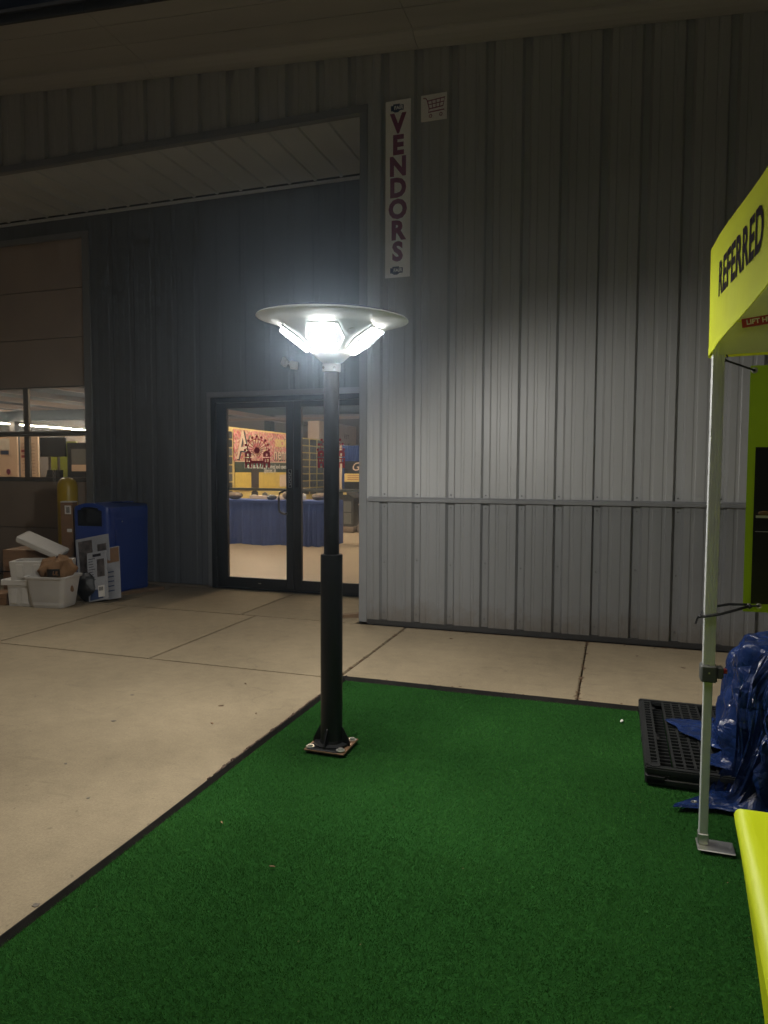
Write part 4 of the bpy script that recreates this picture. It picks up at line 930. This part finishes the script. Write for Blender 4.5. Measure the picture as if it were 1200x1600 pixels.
MB().box(-16, -2.1, 21.9, 22.05, 3.12, 3.2).build('conduit', M['beam'], hc)
for (x, y) in ((-13.1, 25.0), (-26, 25.0), (-19.5, 25.0)):
    tag(MB().box(x-.15, x+.15, y-.15, y+.15, .001, 3.55).build('steel_column', M['beam_dark'], bevel=.01), 'dark steel column inside the hall %s' % ('behind the door glass' if x > -15 else ('seen through the overhead door' if x > -22 else 'far at the left')), 'column')
def strip(x0, y0, x1, y1, z, label):
    t_ = thing('strip_light', label, 'strip light', ((x0+x1)/2, (y0+y1)/2, z), 'strip lights in the hall')
    dv = Vector((x1-x0, y1-y0, 0)).normalized(); n_ = Vector((-dv.y, dv.x, 0))*.05
    a, b_ = Vector((x0, y0, z)), Vector((x1, y1, z))
    MB().prism([a-n_, a+n_, a+n_*.5+Vector((0, 0, .06)), a-n_*.5+Vector((0, 0, .06))], b_-a).build('housing', M['white'], t_)
    MB().tube([a+Vector((0, 0, -.022)), b_+Vector((0, 0, -.022))], .02, 6).build('lamp_tube', M['tube'], t_)
for i, (x, ya, yb) in enumerate(((-4.2, 8.6, 12.4), (-4.2, 14, 18), (-6.6, 10.2, 15.2), (-9.2, 8.6, 12.4), (-9.2, 13.5, 18.5), (-12.2, 9, 14))):
    strip(x, ya, x, yb, 3.86, 'lit strip light hung under the hall ceiling above the %s' % ('door', 'granite monument', 'skirted table', 'overhead door displays', 'display boards', 'poster boards')[i])
strip(-26.3, 24.2, -26.1, 29.4, 3.45, 'long lit strip light far off through the overhead door window')
strip(-20.6, 22.6, -20.4, 27.0, 3.0, 'lit strip light through the lower overhead door window')
# ---- memorial booth
bt = thing('banner_wall', 'floral memorial booth banner with tree and yellow field through the door', 'banner', (-8.03, 15.0, 0))
def wallrect(y0, y1, z0, z1, m, name, parent, x=-7.98, th=.006): return MB().box(x-th, x, y0, y1, z0, z1).build(name, m, parent)
wallrect(12.6, 16.95, .02, 2.33, M['yboard'], 'backing_board', bt, -8.0, .03)
wallrect(13.55, 16.9, 1.58, 2.29, M['floral'], 'floral_print', bt); wallrect(13.6, 16.9, 1.34, 1.575, M['dkgreen'], 'foliage_print', bt, -7.979)
wallrect(13.6, 16.9, .93, 1.337, M['grassprint'], 'field_print', bt, -7.9785)
wallrect(14.32, 14.68, .96, 1.5, M['beam_dark'], 'tree_trunk_print', bt, -7.975); wallrect(15.75, 16.3, .98, 1.28, M['cream'], 'bench_print', bt, -7.976); wallrect(13.6, 16.9, 1.576, 1.592, M['cream'], 'white_line', bt, -7.972)
Xb, Yb = (0, 1, 0), (0, 0, 1)
text('A', .92, Xb, Yb, (-7.97, 13.98, 1.90), M['ink'], 'banner_letters', bt, offset=.02, xs=.9); text('A', .92, Xb, Yb, (-7.966, 13.93, 1.915), M['cream'], 'banner_letters', bt, offset=.004, xs=.9)
text('SIDE', .24, Xb, Yb, (-7.966, 15.85, 2.05), M['yboard'], 'banner_letters', bt, offset=.015, xs=1.5)
text('nents', .42, Xb, Yb, (-7.97, 15.90, 1.77), M['ink'], 'banner_letters', bt, offset=.02, xs=.98); text('nents', .42, Xb, Yb, (-7.966, 15.87, 1.78), M['cream'], 'banner_letters', bt, offset=.006, xs=.98)
text('Proud to be family owned and operated', .145, Xb, Yb, (-7.966, 15.15, 1.475), M['white'], 'banner_letters', bt, offset=.003, xs=.98)
text('Spencer, IA', .14, Xb, Yb, (-7.966, 15.22, 1.38), M['white'], 'banner_letters', bt, offset=.003, xs=.95)
for i in range(8):
    z = .78+i*.185; wallrect(12.92, 13.48, z, z+.155, M['photo'], 'photo', bt, -7.972)
pbd = thing('photo_board', 'yellow display board with a grid of dark gravestone photos', 'display board', (-8.0, 17.75, 0))
wallrect(16.98, 18.5, .02, 2.26, M['yboard'], 'backing_board', pbd, -7.99, .03)
for r_ in range(8):
    for c_ in range(3):
        y = 17.07+c_*.50; z = .74+r_*.19; wallrect(y+.03*random.random(), y+.42, z, z+.16, M['photo'], 'photo', pbd, -7.97, .012)
sb_ = thing('sign_tower', 'pale boxed sign tower rising behind the blue drape', 'display', (-9.5, 23.0, 0))
MB().box(-9.72, -9.31, 21.25, 24.7, .02, 3.02).build('tower_box', M['cream'], sb_, bevel=.01)
text('EST', .20, Xb, Yb, (-9.304, 23.7, 2.6), M['card'], 'tower_letters', sb_, xs=1.6); text('Y', .20, Xb, Yb, (-9.304, 23.9, 2.3), M['card'], 'tower_letters', sb_, xs=1.6)
def drape(name, x0, x1, y, z0, z1, m, label, cat, folds=14, amp=.02, dx=0, dy=0, n=120):
    b = MB().grid(n, 6, lambda u, v: (x0+(x1-x0)*u, y+dy*u+amp*(1.25-.5*v)*(math.sin(u*folds*6.2832)+.5*math.sin(u*folds*2.7*6.28+1)), z0+(z1-z0)*v))
    return tag(b.build(name, m, smooth=True), label, cat)
drape('blue_drape', -7.40, -5.9, 17.6, .02, 2.06, M['skirt'], 'tall blue pleated drape hanging behind the granite monument', 'drape', 22, .03)
MB().tube([(-7.02, 17.45, .02), (-7.02, 17.45, 2.05)], .035, 10).build('drape_pole', M['cream'], bpy.data.objects['blue_drape'])
bbn = thing('black_booth_banner', 'black banner with pink script over a yellow notice inside the hall', 'banner', (-6.4, 16.9, .9))
MB().box(-6.69, -5.9, 16.88, 16.90, .90, 1.63).build('banner_sheet', M['black_print'], bbn)
text('Gr', .30, (1, 0, 0), (0, 0, 1), (-6.33, 16.874, 1.48), M['cream'], 'script_letters', bbn, shear=.3)
MB().box(-6.685, -6.0, 16.872, 16.876, 1.10, 1.31).build('yellow_notice', M['yboard'], bbn)
b = MB()
for i in range(3): b.box(-6.6, -6.15, 16.868, 16.871, 1.15+i*.05, 1.163+i*.05)
b.build('notice_text', M['red'], bbn)
# skirted tables
def skirted(label, x0, x1, yf, dy, cat='table'):
    t_ = thing('skirted_table', label, cat, ((x0+x1)/2, yf+.4, .001), 'blue skirted tables')
    b = MB().grid(220, 8, lambda u, v: (x0+(x1-x0)*u, yf+dy*u+(.010+.016*(1-v))*(math.sin(u*33)+.6*math.sin(u*71+1)+.35*math.sin(u*139)), .012+.010*math.sin(u*17)*(1-v)+.815*v)); b.build('skirt', M['skirt'], t_, smooth=True)
    MB().grid(40, 3, lambda u, v: (x0+(x1-x0)*u, yf+dy*u-.03, .79+.045*v)).build('skirt_band', M['skirt'], t_)
    b = MB(); b.prism([(x0, yf, .80), (x1, yf+dy, .80), (x1, yf+dy+.75, .80), (x0, yf+.75, .80)], (0, 0, .036)); b.build('table_top', M['skirt'], t_)
    MB().grid(20, 3, lambda u, v: (x1+.001, yf+dy+.75*u+.012*math.sin(u*40), .012+.80*v)).build('side_skirt', M['skirt'], t_)
skirted('blue skirted booth table straight behind the left door leaf', -7.6, -5.46, 11.42, .10)
skirted('blue skirted booth table behind the centre of the doors', -5.44, -4.92, 11.53, .06)
for (x, z, w, m_, lab) in ((-6.62, .17, .13, 'stone', 'black upright granite sample plaque on the booth table'), (-6.40, .13, .10, 'screen', 'grey upright sample plaque on the booth table'), (-5.98, .15, .09, 'cream', 'pink upright sample plaque on the booth table'), (-5.60, .12, .12, 'paper', 'white brochure holder on the booth table')):
    t_ = thing('sample_plaque', lab, 'plaque', (x, 12.02, .837), 'samples on the booth table'); MB().prism([(x-w/2, 12.0, .838), (x+w/2, 12.0, .838), (x+w/2, 12.0, .838+z*.8), (x, 12.0, .838+z), (x-w/2, 12.0, .838+z*.8)], (0, .03, 0)).build('plaque_face', M[m_], t_); MB().box(x-w*.35, x+w*.35, 11.997, 11.9985, .838+z*.35, .838+z*.5).build('plaque_text', M['white'], t_)
def rock(label, x, y, z, rx, ry, rz, seed, m='rock'):
    b = MB().grid(15, 10, lambda u, v: (x+rx*math.cos(u*6.2832)*math.sin(v*3.1416)*(1+.25*noise.noise(Vector((u*4, v*4, seed)))), y+ry*math.sin(u*6.2832)*math.sin(v*3.1416), z+rz+rz*-math.cos(v*3.1416)*(1+.15*noise.noise(Vector((u*3, v*3, seed+5))))))
    tag(b.build('memorial_stone', M[m], smooth=True), label, 'stone', 'stones on the booth tables')
rock('rough brown stone at the left end of the booth table', -6.88, 11.72, .836, .16, .12, .07, 1)
rock('dark small stone near the middle of the booth table', -6.12, 11.75, .836, .10, .08, .05, 2, 'stone')
rock('rough tan stone right of the middle of the booth table', -5.78, 11.8, .836, .13, .1, .085, 3)
rock('low grey stone on the booth table behind the centre stile', -5.2, 11.85, .836, .14, .1, .07, 4)
b = MB().box(-6.70, -5.9, 11.95, 12.15, .836, .905); tag(b.build('printed_box', M['cream'], bevel=.005), 'long pale printed box on the booth table', 'box')
mo = thing('granite_monument', 'dark house shaped granite monument on a rough base seen through the door', 'monument', (-5.82, 14.9, 0))
b = MB(); b.prism([(-6.12, 14.6, .135), (-5.575, 14.6, .135), (-5.575, 14.6, .77), (-5.85, 14.6, .94), (-6.12, 14.6, .77)], (0, .6, 0)); b.build('stone_body', M['stone'], mo, bevel=.01)
MB().box(-6.16, -5.54, 14.53, 15.25, .002, .134).build('rough_base', M['rock'], mo, bevel=.02)
b = MB(); b.box(-5.80, -5.62, 14.594, 14.5985, .46, .70); b.box(-5.80, -5.62, 14.594, 14.5985, .19, .44); b.build('door_panel', M['screen'], mo)
MB().prism([(-6.17, 14.57, .775), (-5.85, 14.57, .975), (-5.53, 14.57, .775), (-5.53, 14.57, .745), (-5.85, 14.57, .94), (-6.17, 14.57, .745)], (0, .66, 0)).build('roof_slab', M['stone'], mo)
MB().box(-5.80, -5.72, 14.565, 14.569, .85, .90).build('price_tag', M['yboard'], mo)
fl = thing('flower_vase', 'pink flowers in a vase beside the granite monument', 'vase', (-5.40, 14.75, 0))
MB().lathe([(.13, .001), (.13, .15), (.09, .2), (.05, .3), (.07, .45), (.06, .45)], -5.40, 14.75, 16).build('vase', M['rock'], fl, smooth=True)
for i in range(14):
    a = random.uniform(0, 6.28); r_ = random.uniform(0, .09)
    MB().lathe([(0, -.03), (.03, 0), (0, .03)], -5.40+r_*math.cos(a), 14.75+r_*math.sin(a), 7, Matrix.Translation((0, 0, .50+random.random()*.16))).build('blossom', M['cream'], fl)
# ---- displays seen through the overhead door
def board(name, label, x0, x1, y, z0, z1, m, cat):
    t_ = thing(name, label, cat, ((x0+x1)/2, y, 0)); MB().box(x0, x1, y, y+.03, z0, z1).build('board_sheet', m, t_)
    for x in (x0+.08, x1-.08): MB().box(x-.015, x+.015, y+.031, y+.05, .001, z0+.05).build('stand_leg', M['beam_dark'], t_)
    return t_
b1 = board('poster_board', 'pale poster board with red and dark prints, farthest left in the window', -11.4, -10.36, 10.0, .9, 1.985, M['cream'], 'poster')
b = MB(); b.box(-10.76, -10.53, 9.994, 9.998, 1.74, 1.95); b.build('print_block', M['paper'], b1); MB().box(-10.74, -10.55, 9.99, 9.993, 1.66, 1.73).build('print_strip', M['navy'], b1)
b = MB(); b.lathe([(0, -.05), (.05, 0), (.045, .05), (0, .07)], -10.56, 9.985, 12, Matrix.Translation((0, 0, 1.33)) @ Matrix.Scale(.1, 4, (0, 1, 0))); b.build('print_figure', M['maroon'], b1)
b2 = board('poster_board', 'tall pale poster board with red bars and text lines in the window', -10.34, -9.93, 10.05, .9, 1.98, M['cream'], 'poster')
for z in (1.60, 1.70): MB().box(-10.31, -10.18, 10.044, 10.048, z, z+.045).build('red_bar', M['red'], b2, bevel=.001)
b = MB()
for i in range(11): b.box(-10.30+.02*(i % 2), -10.0, 10.044, 10.048, 1.25+i*.06, 1.256+i*.06)
b.build('text_lines', M['card'], b2)
b3 = board('lime_panel', 'lime green display panel behind the monitor in the window', -9.91, -9.30, 10.3, .3, 1.90, M['limepanel'], 'panel')
tv = thing('display_monitor', 'black monitor on a stand seen through the overhead door window', 'monitor', (-9.54, 10.0, 0))
MB().box(-9.82, -9.265, 9.98, 10.03, 1.615, 1.962).build('screen', M['black_print'], tv, bevel=.005); MB().box(-9.64, -9.61, 9.985, 10.02, .001, 1.614).build('stand_pole', M['beam_dark'], tv); MB().box(-9.44, -9.41, 9.985, 10.02, .3, 1.614).build('stand_pole', M['beam_dark'], tv)
MB().prism([(-9.62, 9.9, 1.25), (-9.30, 9.9, 1.25), (-9.30, 9.9, 1.38), (-9.58, 9.9, 1.38)], (0, .07, 0)).build('shelf_box', M['black_print'], tv)
kb = board('kiosk_sign', 'dark kiosk sign with grey screen at the window edge', -9.25, -8.2, 10.02, .5, 1.86, M['black_print'], 'sign')
MB().box(-9.15, -8.5, 10.010, 10.016, 1.48, 1.75).build('screen_print', M['screen'], kb); MB().box(-9.15, -8.5, 10.010, 10.016, 1.36, 1.475).build('pale_strip', M['cream'], kb)

# ================================================================== haze volume added to give the lamp its glow
hm = bpy.data.materials.new('added glow haze'); hm.use_nodes = True; ht = hm.node_tree; ht.nodes.clear()
hv = nd(ht, 'ShaderNodeVolumePrincipled'); hv.inputs['Color'].default_value = (.62, .79, 1.0, 1); hv.inputs['Density'].default_value = HAZE
hv.inputs['Anisotropy'].default_value = .87
ho = nd(ht, 'ShaderNodeOutputMaterial'); ht.links.new(hv.outputs[0], ho.inputs['Volume'])
hz = MB().box(-160, 160, -160, 160, -1.6, 9.0).build('haze', hm); struct(hz, 'stuff'); hz['label'] = 'faint haze added for the glow around the lamp'
